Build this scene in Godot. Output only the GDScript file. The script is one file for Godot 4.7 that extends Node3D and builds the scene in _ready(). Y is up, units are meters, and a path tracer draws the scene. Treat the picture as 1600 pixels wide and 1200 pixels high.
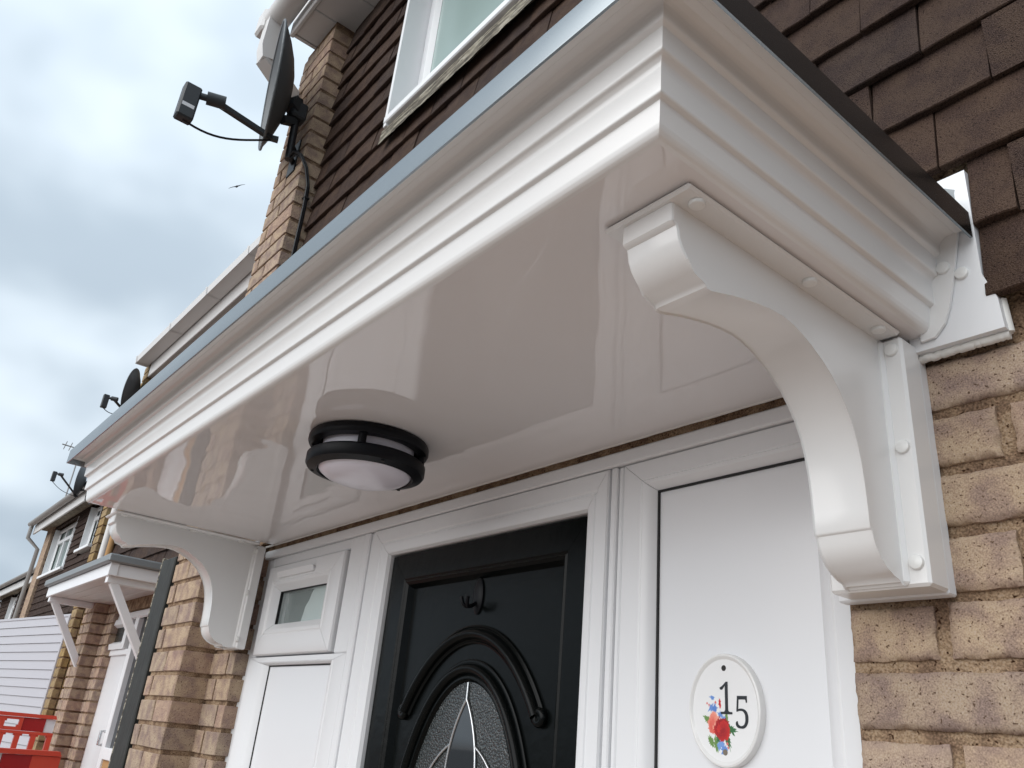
extends Node3D

# Underside of a white door canopy on a brick and tile-hung terrace house.
# World: x along the wall, y up, z out towards the street; brick face of the wall at z = 0.
const H := 1.6                       # heights below are given from eye level and lifted by H
const EYE := Vector3(0.0, 1.6, 1.0)
const CAM_RIGHT := Vector3(0.63304795, 0.08673381, -0.76923829)
const CAM_UP := Vector3(0.26802445, 0.90768295, 0.32291571)
const CAM_BACK := Vector3(0.72623219, -0.4105958, 0.55136004)

var M := {}
var used := {}
var rng := RandomNumberGenerator.new()

# ---------------------------------------------------------------- mesh builder
class MB:
	var v := PackedVector3Array()
	var n := PackedVector3Array()
	var uv := PackedVector2Array()
	var ix := PackedInt32Array()

	func tri(a: Vector3, b: Vector3, c: Vector3, na: Vector3, nb: Vector3, nc: Vector3) -> void:
		var g := (b - a).cross(c - a)
		if g.length_squared() < 1e-18:
			return
		var s := v.size()
		v.append(a); v.append(b); v.append(c)
		n.append(na); n.append(nb); n.append(nc)
		for i in 3:
			uv.append(Vector2.ZERO)
		if g.dot(na + nb + nc) > 0.0:
			ix.append(s); ix.append(s + 2); ix.append(s + 1)
		else:
			ix.append(s); ix.append(s + 1); ix.append(s + 2)

	func flat(p: Array, out: Vector3) -> void:      # flat convex face, normal on the side of out
		var nn := Vector3.ZERO
		for i in p.size():
			var a: Vector3 = p[i]
			var b: Vector3 = p[(i + 1) % p.size()]
			nn += a.cross(b)
		nn = nn.normalized()
		if nn.dot(out) < 0.0:
			nn = -nn
		for i in range(1, p.size() - 1):
			tri(p[0], p[i], p[i + 1], nn, nn, nn)

	func box(a: Vector3, b: Vector3) -> void:
		hexa([Vector3(a.x, a.y, a.z), Vector3(b.x, a.y, a.z), Vector3(b.x, b.y, a.z), Vector3(a.x, b.y, a.z),
			Vector3(a.x, a.y, b.z), Vector3(b.x, a.y, b.z), Vector3(b.x, b.y, b.z), Vector3(a.x, b.y, b.z)])

	func hexa(p: Array) -> void:                    # eight corners: back four, then front four
		var c := Vector3.ZERO
		for q in p:
			c += q
		c /= 8.0
		for f in [[0, 1, 2, 3], [4, 5, 6, 7], [0, 1, 5, 4], [3, 2, 6, 7], [0, 3, 7, 4], [1, 2, 6, 5]]:
			var q := [p[f[0]], p[f[1]], p[f[2]], p[f[3]]]
			flat(q, (q[0] + q[1] + q[2] + q[3]) / 4.0 - c)

	func cham(a: Vector3, b: Vector3, r: float, jit := 0.0, rg: RandomNumberGenerator = null) -> void:   # box with chamfered edges, 44 triangles
		var c := (a + b) / 2.0
		var h := (b - a) / 2.0
		r = minf(r, minf(h.x, minf(h.y, h.z)) * 0.9)
		var P := {}
		for sx in [-1, 1]:
			for sy in [-1, 1]:
				for sz in [-1, 1]:
					var s := Vector3(sx, sy, sz)
					var j := Vector3.ZERO
					if rg:
						j = Vector3(rg.randf_range(-jit, jit), rg.randf_range(-jit, jit), rg.randf_range(-jit, jit))
					var k := c + s * h + j
					P[[sx, sy, sz, 0]] = k - Vector3(0, sy * r, sz * r)
					P[[sx, sy, sz, 1]] = k - Vector3(sx * r, 0, sz * r)
					P[[sx, sy, sz, 2]] = k - Vector3(sx * r, sy * r, 0)
		for d in [-1, 1]:
			flat([P[[d, -1, -1, 0]], P[[d, 1, -1, 0]], P[[d, 1, 1, 0]], P[[d, -1, 1, 0]]], Vector3(d, 0, 0))
			flat([P[[-1, d, -1, 1]], P[[1, d, -1, 1]], P[[1, d, 1, 1]], P[[-1, d, 1, 1]]], Vector3(0, d, 0))
			flat([P[[-1, -1, d, 2]], P[[1, -1, d, 2]], P[[1, 1, d, 2]], P[[-1, 1, d, 2]]], Vector3(0, 0, d))
			for e in [-1, 1]:
				flat([P[[d, e, -1, 0]], P[[d, e, 1, 0]], P[[d, e, 1, 1]], P[[d, e, -1, 1]]], Vector3(d, e, 0))
				flat([P[[d, -1, e, 0]], P[[d, 1, e, 0]], P[[d, 1, e, 2]], P[[d, -1, e, 2]]], Vector3(d, 0, e))
				flat([P[[-1, d, e, 1]], P[[1, d, e, 1]], P[[1, d, e, 2]], P[[-1, d, e, 2]]], Vector3(0, d, e))
				for f in [-1, 1]:
					flat([P[[d, e, f, 0]], P[[d, e, f, 1]], P[[d, e, f, 2]]], Vector3(d, e, f))

	func grid(R: Array, thr := 40.0, close_j := false, close_i := false) -> void:   # rings of points; creases sharper than thr stay sharp
		var ni := R.size() if close_i else R.size() - 1
		var m: int = R[0].size()
		var nj := m if close_j else m - 1
		var F := []
		for i in ni:
			var row := []
			for j in nj:
				var a: Vector3 = R[i][j]
				var b: Vector3 = R[i][(j + 1) % m]
				var c: Vector3 = R[(i + 1) % R.size()][(j + 1) % m]
				var d: Vector3 = R[(i + 1) % R.size()][j]
				row.append((c - a).cross(d - b).normalized())
			F.append(row)
		var ct := cos(deg_to_rad(thr))
		for i in ni:
			for j in nj:
				var f: Vector3 = F[i][j]
				if f == Vector3.ZERO:
					continue
				var nn := []
				for k in [[0, 0], [0, 1], [1, 1], [1, 0]]:
					var s := Vector3.ZERO
					for di in [-1, 0]:
						for dj in [-1, 0]:
							var ii: int = i + k[0] + di
							var jj: int = j + k[1] + dj
							if close_i: ii = posmod(ii, ni)
							if close_j: jj = posmod(jj, nj)
							if ii < 0 or jj < 0 or ii >= ni or jj >= nj:
								continue
							var g: Vector3 = F[ii][jj]
							if g.dot(f) > ct:
								s += g
					nn.append(s.normalized())
				var a: Vector3 = R[i][j]
				var b: Vector3 = R[i][(j + 1) % m]
				var c: Vector3 = R[(i + 1) % R.size()][(j + 1) % m]
				var d: Vector3 = R[(i + 1) % R.size()][j]
				tri(a, b, c, nn[0], nn[1], nn[2])
				tri(a, c, d, nn[0], nn[2], nn[3])

	func cap(ring: Array, out: Vector3) -> void:    # a flat polygon that may be concave, in any plane
		var u: Vector3 = out.cross(Vector3.UP)
		if u.length() < 0.01:
			u = out.cross(Vector3.RIGHT)
		u = u.normalized()
		var w := out.normalized().cross(u)
		var q := PackedVector2Array()
		for p in ring:
			q.append(Vector2(p.dot(u), p.dot(w)))
		var t := Geometry2D.triangulate_polygon(q)
		var nn := out.normalized()
		for i in range(0, t.size(), 3):
			tri(ring[t[i]], ring[t[i + 1]], ring[t[i + 2]], nn, nn, nn)

	func lathe(prof: Array, at: Vector3, seg := 40, thr := 40.0, squash := Vector3.ONE) -> void:   # [radius, height] spun round y
		var R := []
		for i in seg:
			var a := TAU * i / seg
			var ring := []
			for p in prof:
				ring.append(at + Vector3(cos(a) * p[0], p[1], sin(a) * p[0]) * squash)
			R.append(ring)
		grid(R, thr, false, true)

	func tube(path: Array, r: float, seg := 8, thr := 60.0, square := false) -> void:
		var R := []
		var up := Vector3.UP
		for i in path.size():
			var d: Vector3 = (path[mini(i + 1, path.size() - 1)] - path[maxi(i - 1, 0)]).normalized()
			if absf(d.dot(up)) > 0.95:
				up = Vector3.RIGHT if absf(d.x) < 0.7 else Vector3.BACK
			var a := d.cross(up).normalized()
			var b := a.cross(d).normalized()
			up = b
			var ring := []
			var k := 4 if square else seg
			for j in k:
				var t := TAU * (j + (0.5 if square else 0.0)) / k
				ring.append(path[i] + (a * cos(t) + b * sin(t)) * r * (1.414 if square else 1.0))
			R.append(ring)
		grid(R, 30.0 if square else thr, true)
		cap(R[0], path[0] - path[1])
		cap(R[-1], path[-1] - path[-2])

	func prism(poly: Array, d: Vector3, thr := 30.0) -> void:   # a polygon (points in space) pushed along d
		var a := []
		var b := []
		for p in poly:
			a.append(p); b.append(p + d)
		grid([a, b], thr, true)
		cap(a, -d)
		cap(b, d)

	func mesh() -> ArrayMesh:
		var arr := []
		arr.resize(Mesh.ARRAY_MAX)
		arr[Mesh.ARRAY_VERTEX] = v
		arr[Mesh.ARRAY_NORMAL] = n
		arr[Mesh.ARRAY_TEX_UV] = uv
		arr[Mesh.ARRAY_INDEX] = ix
		var m := ArrayMesh.new()
		m.add_surface_from_arrays(Mesh.PRIMITIVE_TRIANGLES, arr)
		return m

# ---------------------------------------------------------------- object helpers
func Y(x: float, y: float, z: float) -> Vector3:
	return Vector3(x, y + H, z)

func numbered(called: String) -> String:
	if not used.has(called):
		used[called] = 0
		return called
	used[called] += 1
	return "%s_%03d" % [called, used[called]]

func thing(called: String, label: String, category: String, base: Vector3, group := "", kind := "") -> Node3D:
	var o := Node3D.new()
	o.name = numbered(called)
	add_child(o)
	o.position = base
	if label != "": o.set_meta("label", label)
	if category != "": o.set_meta("category", category)
	if group != "": o.set_meta("group", group)
	if kind != "": o.set_meta("kind", kind)
	return o

func origin_of(o: Node3D) -> Vector3:
	var p := Vector3.ZERO
	var q: Node = o
	while q != self:
		p += q.position
		q = q.get_parent()
	return p

func put(mesh: Mesh, called: String, mat: Material, parent: Node, at := Vector3.ZERO, basis := Basis.IDENTITY) -> MeshInstance3D:   # at: place in the world
	var o := MeshInstance3D.new()
	o.name = called if parent != self else numbered(called)
	o.mesh = mesh
	o.material_override = mat
	parent.add_child(o, true)
	var base := Vector3.ZERO if parent == self else origin_of(parent)
	o.transform = Transform3D(basis, at - base)
	return o

func part(mb: MB, called: String, mat: Material, parent: Node) -> MeshInstance3D:
	return put(mb.mesh(), called, mat, parent)

func holder(called: String, parent: Node3D, at: Vector3) -> Node3D:
	var o := Node3D.new()
	o.name = called
	parent.add_child(o, true)
	o.position = at - origin_of(parent)
	return o

func lin(r: float, g: float, b: float, a := 1.0) -> Color:
	var c := Color(r, g, b).linear_to_srgb()
	c.a = a
	return c

func mat(c: Color, rough := 0.6, metal := 0.0, spec := 0.5) -> StandardMaterial3D:
	var m := StandardMaterial3D.new()
	m.albedo_color = c
	m.roughness = rough
	m.metallic = metal
	m.metallic_specular = spec
	m.cull_mode = BaseMaterial3D.CULL_DISABLED
	return m

func noise(seed_: int, freq: float, oct := 4, type := FastNoiseLite.TYPE_SIMPLEX_SMOOTH) -> FastNoiseLite:
	var f := FastNoiseLite.new()
	f.seed = seed_
	f.frequency = freq
	f.noise_type = type
	f.fractal_octaves = oct
	f.fractal_type = FastNoiseLite.FRACTAL_FBM
	return f

func fbm_image(seed_: int, freq: float, oct: int, size: int) -> Image:
	return noise(seed_, freq, oct).get_seamless_image(size, size, false, false, 0.1, true)

func tri_uv(m: StandardMaterial3D, per_metre: float) -> void:
	m.uv1_triplanar = true
	m.uv1_world_triplanar = true
	m.uv1_scale = Vector3.ONE * per_metre

func bump(m: StandardMaterial3D, im: Image, strength: float, scale := 1.0) -> void:
	var k := im.duplicate()
	k.bump_map_to_normal_map(strength)
	m.normal_enabled = true
	m.normal_texture = ImageTexture.create_from_image(k)
	m.normal_scale = scale

func grain(size: int, coarse_seed: int, coarse_freq: float, fine_seed: int, fine_freq: float, low: Color, high: Color, speck: Color, speck_amount: float, light_amount := 0.0, fine := 0.40) -> Image:
	var a := fbm_image(coarse_seed, coarse_freq, 4, size)
	var b := fbm_image(fine_seed, fine_freq, 3, size)
	var c := fbm_image(fine_seed + 7, fine_freq * 0.45, 2, size)
	var im := Image.create(size, size, false, Image.FORMAT_RGB8)
	for y in size:
		for x in size:
			var t := clampf((a.get_pixel(x, y).r - 0.5) * 1.9 + 0.5, 0.0, 1.0)
			var f := b.get_pixel(x, y).r
			var col := low.lerp(high, t)
			col = col * (1.0 - fine * 0.5 + fine * clampf((f - 0.5) * 1.6 + 0.5, 0.0, 1.0))
			var s := c.get_pixel(x, y).r
			if s < speck_amount:
				col = col.lerp(speck, clampf((speck_amount - s) * 14.0, 0.0, 1.0))
			elif s > 1.0 - light_amount:
				col = col.lerp(Color(1, 1, 0.97), clampf((s - 1.0 + light_amount) * 8.0, 0.0, 0.6))
			col.a = 1.0
			im.set_pixel(x, y, col)
	return im

func materials() -> void:
	# plastics
	M.gel = mat(lin(0.79, 0.785, 0.775), 0.22)
	M.soffit = mat(lin(0.78, 0.755, 0.75), 0.012)
	var wav := fbm_image(5, 0.008, 2, 512)
	bump(M.soffit, wav, 3.0, 0.16)
	tri_uv(M.soffit, 1.1)
	M.upvc = mat(lin(0.79, 0.80, 0.815), 0.36)
	M.panel = mat(lin(0.79, 0.80, 0.82), 0.22)
	bump(M.panel, fbm_image(8, 0.01, 2, 256), 2.0, 0.12)
	tri_uv(M.panel, 0.9)
	M.shiplap = mat(lin(0.46, 0.45, 0.48), 0.4)
	M.cap = mat(lin(0.80, 0.80, 0.78), 0.3)
	M.seal = mat(lin(0.72, 0.71, 0.68), 0.5)
	M.gasket = mat(lin(0.012, 0.012, 0.013), 0.7)
	M.old_white = mat(lin(0.66, 0.65, 0.64), 0.45)
	M.grey_pvc = mat(lin(0.30, 0.29, 0.28), 0.45)
	# metals
	M.trim = mat(lin(0.25, 0.275, 0.29), 0.27, 1.0)
	bump(M.trim, fbm_image(31, 0.012, 2, 256), 2.0, 0.10)
	tri_uv(M.trim, 2.0)
	M.lead = mat(lin(0.24, 0.26, 0.27), 0.5, 0.3)
	M.felt = mat(lin(0.10, 0.12, 0.125), 0.75)
	M.came = mat(lin(0.62, 0.63, 0.64), 0.25, 0.9)
	# door
	M.black = mat(lin(0.0030, 0.0040, 0.0040), 0.25, 0.0, 0.25)
	bump(M.black, fbm_image(12, 0.02, 3, 256), 2.0, 0.16)
	tri_uv(M.black, 4.0)
	M.black_lamp = mat(lin(0.0045, 0.005, 0.007), 0.42, 0.0, 0.3)
	M.opal = mat(lin(0.78, 0.76, 0.84), 0.25)
	M.dish = mat(lin(0.11, 0.12, 0.128), 0.5)
	M.dish_dark = mat(lin(0.030, 0.034, 0.038), 0.5)
	M.cable = mat(lin(0.012, 0.012, 0.014), 0.5)
	M.bird = mat(lin(0.10, 0.10, 0.11), 0.8)
	# glass
	var gl := fbm_image(44, 0.06, 3, 512)
	M.glass_obscure = mat(lin(0.055, 0.07, 0.068), 0.12, 0.0, 0.9)
	var gi := Image.create(512, 512, false, Image.FORMAT_RGB8)
	for y in 512:
		for x in 512:
			var t := smoothstep(0.42, 0.58, gl.get_pixel(x, y).r)
			gi.set_pixel(x, y, Color(0.30, 0.32, 0.31).lerp(Color(0.62, 0.65, 0.64), t))
	M.glass_obscure.albedo_color = lin(0.095, 0.105, 0.105)
	M.glass_obscure.albedo_texture = ImageTexture.create_from_image(gi)
	bump(M.glass_obscure, gl, 6.0, 0.5)
	tri_uv(M.glass_obscure, 5.0)
	M.glass_dark = mat(lin(0.018, 0.022, 0.026), 0.03, 0.0, 0.8)
	M.glass_window = mat(lin(0.16, 0.22, 0.21), 0.05, 0.0, 1.0)
	bump(M.glass_window, fbm_image(45, 0.09, 2, 512), 3.0, 0.10)
	tri_uv(M.glass_window, 4.0)
	M.glass_net = mat(lin(0.30, 0.40, 0.385), 0.06, 0.0, 1.0)
	bump(M.glass_net, fbm_image(46, 0.09, 2, 512), 3.0, 0.12)
	tri_uv(M.glass_net, 4.0)
	M.glass_clear = mat(Color(0.75, 0.85, 0.84, 0.12), 0.02)
	M.glass_clear.transparency = BaseMaterial3D.TRANSPARENCY_ALPHA
	M.room = mat(lin(0.05, 0.065, 0.068), 0.6)
	M.net = mat(lin(0.74, 0.82, 0.82), 0.8)
	# bricks: one grain, several firings
	var bi := grain(1024, 61, 0.007, 62, 0.16, Color(0.80, 0.77, 0.78), Color(1.0, 0.98, 0.92), Color(0.50, 0.44, 0.40), 0.225, 0.20, 0.28)
	var bt := ImageTexture.create_from_image(bi)
	var bh := fbm_image(63, 0.09, 4, 512)
	bh.bump_map_to_normal_map(5.0)
	var bn := ImageTexture.create_from_image(bh)
	M.brick = []
	for c in [[0.480, 0.372, 0.292], [0.462, 0.345, 0.280], [0.435, 0.350, 0.285], [0.470, 0.364, 0.282], [0.405, 0.320, 0.262], [0.470, 0.372, 0.308]]:
		var b := mat(lin(c[0], c[1], c[2]), 0.9, 0.0, 0.3)
		b.albedo_texture = bt
		b.normal_enabled = true
		b.normal_texture = bn
		b.normal_scale = 0.32
		tri_uv(b, 2.1)
		M.brick.append(b)
	M.brick_yellow = []
	for c in [[0.40, 0.29, 0.14], [0.39, 0.30, 0.18], [0.34, 0.26, 0.15]]:
		var b: StandardMaterial3D = M.brick[0].duplicate()
		b.albedo_color = lin(c[0], c[1], c[2])
		M.brick_yellow.append(b)
	M.mortar = mat(lin(0.37, 0.272, 0.195), 0.95, 0.0, 0.2)
	M.mortar.albedo_texture = ImageTexture.create_from_image(grain(512, 71, 0.01, 72, 0.16, Color(0.72, 0.68, 0.66), Color(1.0, 0.98, 0.93), Color(0.35, 0.28, 0.24), 0.22, 0.14))
	M.mortar.normal_enabled = true
	M.mortar.normal_texture = bn
	tri_uv(M.mortar, 3.0)
	# hanging tiles: sanded clay
	var ti := grain(1024, 81, 0.006, 82, 0.17, Color(0.80, 0.78, 0.80), Color(1.0, 0.97, 0.93), Color(0.40, 0.36, 0.36), 0.25, 0.22, 0.62)
	var tt := ImageTexture.create_from_image(ti)
	var th := fbm_image(83, 0.30, 3, 512)
	th.bump_map_to_normal_map(5.0)
	var tnm := ImageTexture.create_from_image(th)
	M.tile = []
	for c in [[0.082, 0.055, 0.043], [0.075, 0.050, 0.040], [0.089, 0.058, 0.044], [0.071, 0.050, 0.042]]:
		var b := mat(lin(c[0], c[1], c[2]), 0.75, 0.0, 0.25)
		b.albedo_texture = tt
		b.normal_enabled = true
		b.normal_texture = tnm
		b.normal_scale = 0.9
		tri_uv(b, 2.6)
		M.tile.append(b)
	# weathered sill timber
	M.weathered = mat(lin(0.36, 0.345, 0.31), 0.9)
	M.weathered.albedo_texture = ImageTexture.create_from_image(grain(512, 91, 0.012, 92, 0.09, Color(0.45, 0.42, 0.38), Color(1.0, 0.98, 0.92), Color(0.16, 0.13, 0.10), 0.32))
	M.weathered.uv1_triplanar = true
	M.weathered.uv1_world_triplanar = true
	M.weathered.uv1_scale = Vector3(0.9, 7.0, 7.0)
	M.dark_timber = mat(lin(0.030, 0.032, 0.030), 0.7)
	M.dark_timber.albedo_texture = ImageTexture.create_from_image(grain(512, 95, 0.02, 96, 0.12, Color(0.6, 0.6, 0.58), Color(1, 1, 0.98), Color(0.3, 0.28, 0.26), 0.2))
	M.dark_timber.uv1_triplanar = true
	M.dark_timber.uv1_world_triplanar = true
	M.dark_timber.uv1_scale = Vector3(8.0, 0.8, 8.0)
	M.roof = mat(lin(0.10, 0.085, 0.075), 0.9)
	M.roof.albedo_texture = tt
	tri_uv(M.roof, 1.0)
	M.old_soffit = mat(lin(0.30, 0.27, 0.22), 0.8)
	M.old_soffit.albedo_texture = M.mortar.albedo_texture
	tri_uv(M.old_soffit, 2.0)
	M.red = mat(lin(0.62, 0.062, 0.034), 0.38)
	M.red_dark = mat(lin(0.36, 0.012, 0.014), 0.25)
	M.reflect_white = mat(lin(0.70, 0.70, 0.72), 0.3)
	M.cardboard = mat(lin(0.42, 0.24, 0.10), 0.85)
	M.paving = mat(lin(0.44, 0.375, 0.345), 0.95)
	M.paving.albedo_texture = M.mortar.albedo_texture
	tri_uv(M.paving, 4.0)
	M.tarmac = mat(lin(0.075, 0.073, 0.07), 0.95)
	M.tarmac.albedo_texture = tt
	tri_uv(M.tarmac, 0.9)
	M.plaque = mat(lin(0.80, 0.80, 0.79), 0.12)
	M.ink = mat(lin(0.010, 0.012, 0.016), 0.3)
	M.hole = mat(lin(0.20, 0.17, 0.13), 0.8)
	M.hole_dark = mat(lin(0.03, 0.03, 0.03), 0.9)

# ---------------------------------------------------------------- masonry
func shows(p: Vector3, margin := 30.0) -> bool:     # would this point fall inside the photograph (a repeat wholly outside is joined into one part)
	var q := p - EYE
	var d := -q.dot(CAM_BACK)
	if d < 0.05:
		return false
	var u := 800.0 + 1265.7 * q.dot(CAM_RIGHT) / d
	var w := 600.0 - 1265.7 * q.dot(CAM_UP) / d
	return u > -margin and u < 1600.0 + margin and w > -margin and w < 1200.0 + margin

func behind_canopy(p: Vector3) -> bool:
	var q := p - EYE
	if q.y < 0.75:
		return false
	var c := EYE + q * (0.69 / q.y)
	return c.z > 0.0 and c.z < 0.60 and c.x > -2.56 and c.x < -0.36

var brick_meshes := []
var fine_bricks := {}

func brick_mesh(k: int) -> ArrayMesh:
	if brick_meshes.is_empty():
		for i in 5:
			var rg := RandomNumberGenerator.new()
			rg.seed = 900 + i
			var mb := MB.new()
			mb.cham(Vector3(-0.5, -0.5, -0.5), Vector3(0.5, 0.5, 0.5), 0.026, 0.015, rg)
			brick_meshes.append(mb.mesh())
	return brick_meshes[k % 5]

func fine_brick(w: float, h: float, seed_: int) -> ArrayMesh:   # a near brick: worn arrises, uneven outline, dragged face
	var ns := noise(seed_, 14.0, 3)
	var nf := noise(seed_ + 3, 60.0, 2)
	var nx := int(maxf(8.0, w / 0.006))
	var ny := int(h / 0.005)
	var R := []
	for j in ny + 3:
		var row := []
		for i in nx + 3:
			var fu := clampf((i - 1.0) / nx, 0.0, 1.0)
			var fv := clampf((j - 1.0) / ny, 0.0, 1.0)
			var x := (fu - 0.5) * w
			var y := (fv - 0.5) * h
			var ex := minf(fu, 1.0 - fu) * w
			var ey := minf(fv, 1.0 - fv) * h
			var e := minf(ex, ey)
			var z := -0.0045 * pow(clampf(1.0 - e / 0.0055, 0.0, 1.0), 2.0)
			z += ns.get_noise_2d(x * 1.0, y) * 0.0012 + nf.get_noise_2d(x, y) * 0.0005
			if e < 0.014:
				z -= maxf(0.0, ns.get_noise_2d(x * 4.0 + 40.0, y * 4.0) - 0.18) * 0.009 * (1.0 - e / 0.014)
			var ox := ns.get_noise_2d(y * 3.0 + 9.0, 3.0 * signf(x)) * 0.0022 * clampf(1.0 - ex / 0.02, 0.0, 1.0)
			var oy := ns.get_noise_2d(x * 2.0 + 5.0, 7.0 * signf(y)) * 0.0024 * clampf(1.0 - ey / 0.02, 0.0, 1.0)
			if i == 0 or j == 0 or i == nx + 2 or j == ny + 2:
				z = -0.035
			row.append(Vector3(x + ox, y + oy, z))
		R.append(row)
	var mb := MB.new()
	mb.grid(R, 50.0)
	return mb.mesh()

func add_brick(parent: Node3D, rest: MB, a: Vector3, b: Vector3, mats: Array, near := false, face := 0.1) -> void:   # a, b: corners of one brick
	var c := (a + b) / 2.0
	var s := b - a
	var k := rng.randi()
	if not (shows(a) or shows(b) or shows(c)) or behind_canopy(c):
		if rest:
			rest.box(a, b)
		return
	var m: Material = mats[k % mats.size()]
	if near:
		var o := put(fine_brick(s.x, s.y, k % 100000), "brick", m, parent, Vector3(c.x, c.y, b.z + rng.randf_range(-0.0015, 0.0015)))
		o.rotation.z = rng.randf_range(-0.006, 0.006)
	else:
		put(brick_mesh(k / 7), "brick", m, parent, c, Basis.from_scale(s))

func courses(y0: float, y1: float) -> Array:        # lower edges of the brick courses between two heights, 76.5 mm apart, the same all along the terrace
	var r := []
	var k := int(ceil((0.4445 - y1) / 0.0765))
	var k2 := int(floor((0.4445 - y0) / 0.0765))
	for i in range(k2, k - 1, -1):
		r.append([0.4445 - 0.0765 * i, i])
	return r

var tile_meshes := []
func tile_mesh(k: int) -> ArrayMesh:
	if tile_meshes.is_empty():
		for i in 6:
			var ns := noise(300 + i, 9.0, 3)
			var w := 0.1635
			var R := []
			var nx := 8
			for side in 2:                       # front sheet then back sheet
				pass
			var front := []
			for j in 5:                          # rows from the lower edge up
				var y: float = [0.0, 0.0016, 0.03, 0.09, 0.2][j]
				var row := []
				for x in nx + 1:
					var u := (float(x) / nx - 0.5) * w
					var oy := ns.get_noise_2d(u * 5.0, 2.0) * 0.0022 if j < 2 else 0.0
					var ox := ns.get_noise_2d(y * 6.0, 11.0) * 0.0012
					var camber := -0.3 * u * u * (0.6 + 0.3 * (i % 3))
					var z := 0.0 if j > 0 else -0.0022
					row.append(Vector3(u + ox, y + oy, z + camber - y * 0.14))
				front.append(row)
			R.append_array(front)
			var mb := MB.new()
			var back := []
			for row in front:
				var q := []
				for p in row:
					q.append(p + Vector3(0, 0, -0.0115))
				back.append(q)
			mb.grid(front, 35.0)
			mb.grid(back, 35.0)
			mb.grid([front[0], back[0]], 30.0)
			var l0 := []
			var l1 := []
			var r0 := []
			var r1 := []
			for j in 5:
				l0.append(front[j][0]); l1.append(back[j][0]); r0.append(front[j][nx]); r1.append(back[j][nx])
			mb.grid([l0, l1], 30.0)
			mb.grid([r0, r1], 30.0)
			tile_meshes.append(mb.mesh())
	return tile_meshes[k % 6]

func hang_tiles(parent: Node3D, x0: float, x1: float, y0: float, rows: int, z: float, holes: Array, offset: float) -> void:
	# plain tiles, 166.5 mm wide at a gauge of 108 mm, broken joint; each a part where the photograph shows it
	var rest := MB.new()
	for r in rows:
		var y := y0 + 0.1083 * r
		var first := offset + (0.0 if r % 2 == 1 else 0.08325)
		var n0 := int(floor((x0 - first) / 0.1665)) - 1
		for i in 60:
			var a := first + 0.1665 * (n0 + i)
			var b := a + 0.1665
			if b < x0 + 0.02 or a > x1 - 0.02:
				continue
			a = maxf(a, x0)
			b = minf(b, x1)
			var cut := false
			for h in holes:
				if y + 0.05 > h[2] and y + 0.05 < h[3]:
					if a > h[0] and b < h[1]:
						cut = true
					elif a < h[0] and b > h[0]:
						b = h[0]
					elif a < h[1] and b > h[1]:
						a = h[1]
			if cut or b - a < 0.012:
				continue
			var c := Y((a + b) / 2.0, y + rng.randf_range(-0.0018, 0.0018), z + rng.randf_range(-0.0015, 0.0025))
			var k := rng.randi()
			var tilt := rng.randf_range(-0.008, 0.008)
			var up := c + Vector3(0, 0.1, 0)
			if (shows(c) or shows(up)) and not (behind_canopy(c) and behind_canopy(up)):
				put(tile_mesh(k), "tile", M.tile[(k / 11) % 4], parent, c, Basis(Vector3.BACK, tilt) * Basis.from_scale(Vector3((b - a - 0.002) / 0.1635, 1, 1)))
			else:
				rest.box(Vector3(a + 0.001, c.y, c.z - 0.014), Vector3(b - 0.001, c.y + 0.105, c.z - 0.006))
	if rest.v.size() > 0:
		var o := part(rest, "tile_hanging", M.tile[0], parent)
		o.set_meta("kind", "stuff")

# ---------------------------------------------------------------- joinery
func frame_ring(parent: Node3D, x0: float, x1: float, y0: float, y1: float, w: Array, prof: Array, m: Material, names: Array) -> void:
	# four mitred members; w: widths left, top, right, bottom; prof: [share of the width, z] from outside inwards
	var defs := [[0, "l"], [1, "t"], [2, "r"], [3, "b"]]
	for d in defs:
		if w[d[0]] <= 0.0:
			continue
		var R := [[], []]
		for p in prof:
			var l: float = x0 + w[0] * p[0]
			var r: float = x1 - w[2] * p[0]
			var t: float = y1 - w[1] * p[0]
			var b: float = y0 + w[3] * p[0]
			var z: float = p[1]
			match d[0]:
				0:
					R[0].append(Y(l, b, z)); R[1].append(Y(l, t, z))
				1:
					R[0].append(Y(l, t, z)); R[1].append(Y(r, t, z))
				2:
					R[0].append(Y(r, b, z)); R[1].append(Y(r, t, z))
				3:
					R[0].append(Y(l, b, z)); R[1].append(Y(r, b, z))
		var mid := MB.new()
		# a hair of a gap at the mitre, and ends closed
		for k in R[0].size():
			var g: Vector3 = (R[1][k] - R[0][k]).normalized() * 0.0005
			R[0][k] += g
			R[1][k] -= g
		mid.grid(R, 25.0, true)
		mid.cap(R[0], R[0][0] - R[1][0])
		mid.cap(R[1], R[1][0] - R[0][0])
		part(mid, names[d[0]], m, parent)

func rounded(prof: Array, r: float, steps := 3) -> Array:   # rounds the inner corners of an open [a, b] profile
	var o := [prof[0]]
	for i in range(1, prof.size() - 1):
		var p := Vector2(prof[i][0], prof[i][1])
		var a := Vector2(prof[i - 1][0], prof[i - 1][1])
		var b := Vector2(prof[i + 1][0], prof[i + 1][1])
		var q := minf(r, minf(p.distance_to(a), p.distance_to(b)) * 0.45)
		var s := p + (a - p).normalized() * q
		var e := p + (b - p).normalized() * q
		for k in steps + 1:
			var t := float(k) / steps
			var c := s.lerp(p, t).lerp(p.lerp(e, t), t)
			o.append([c.x, c.y])
	o.append(prof[-1])
	return o

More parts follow.
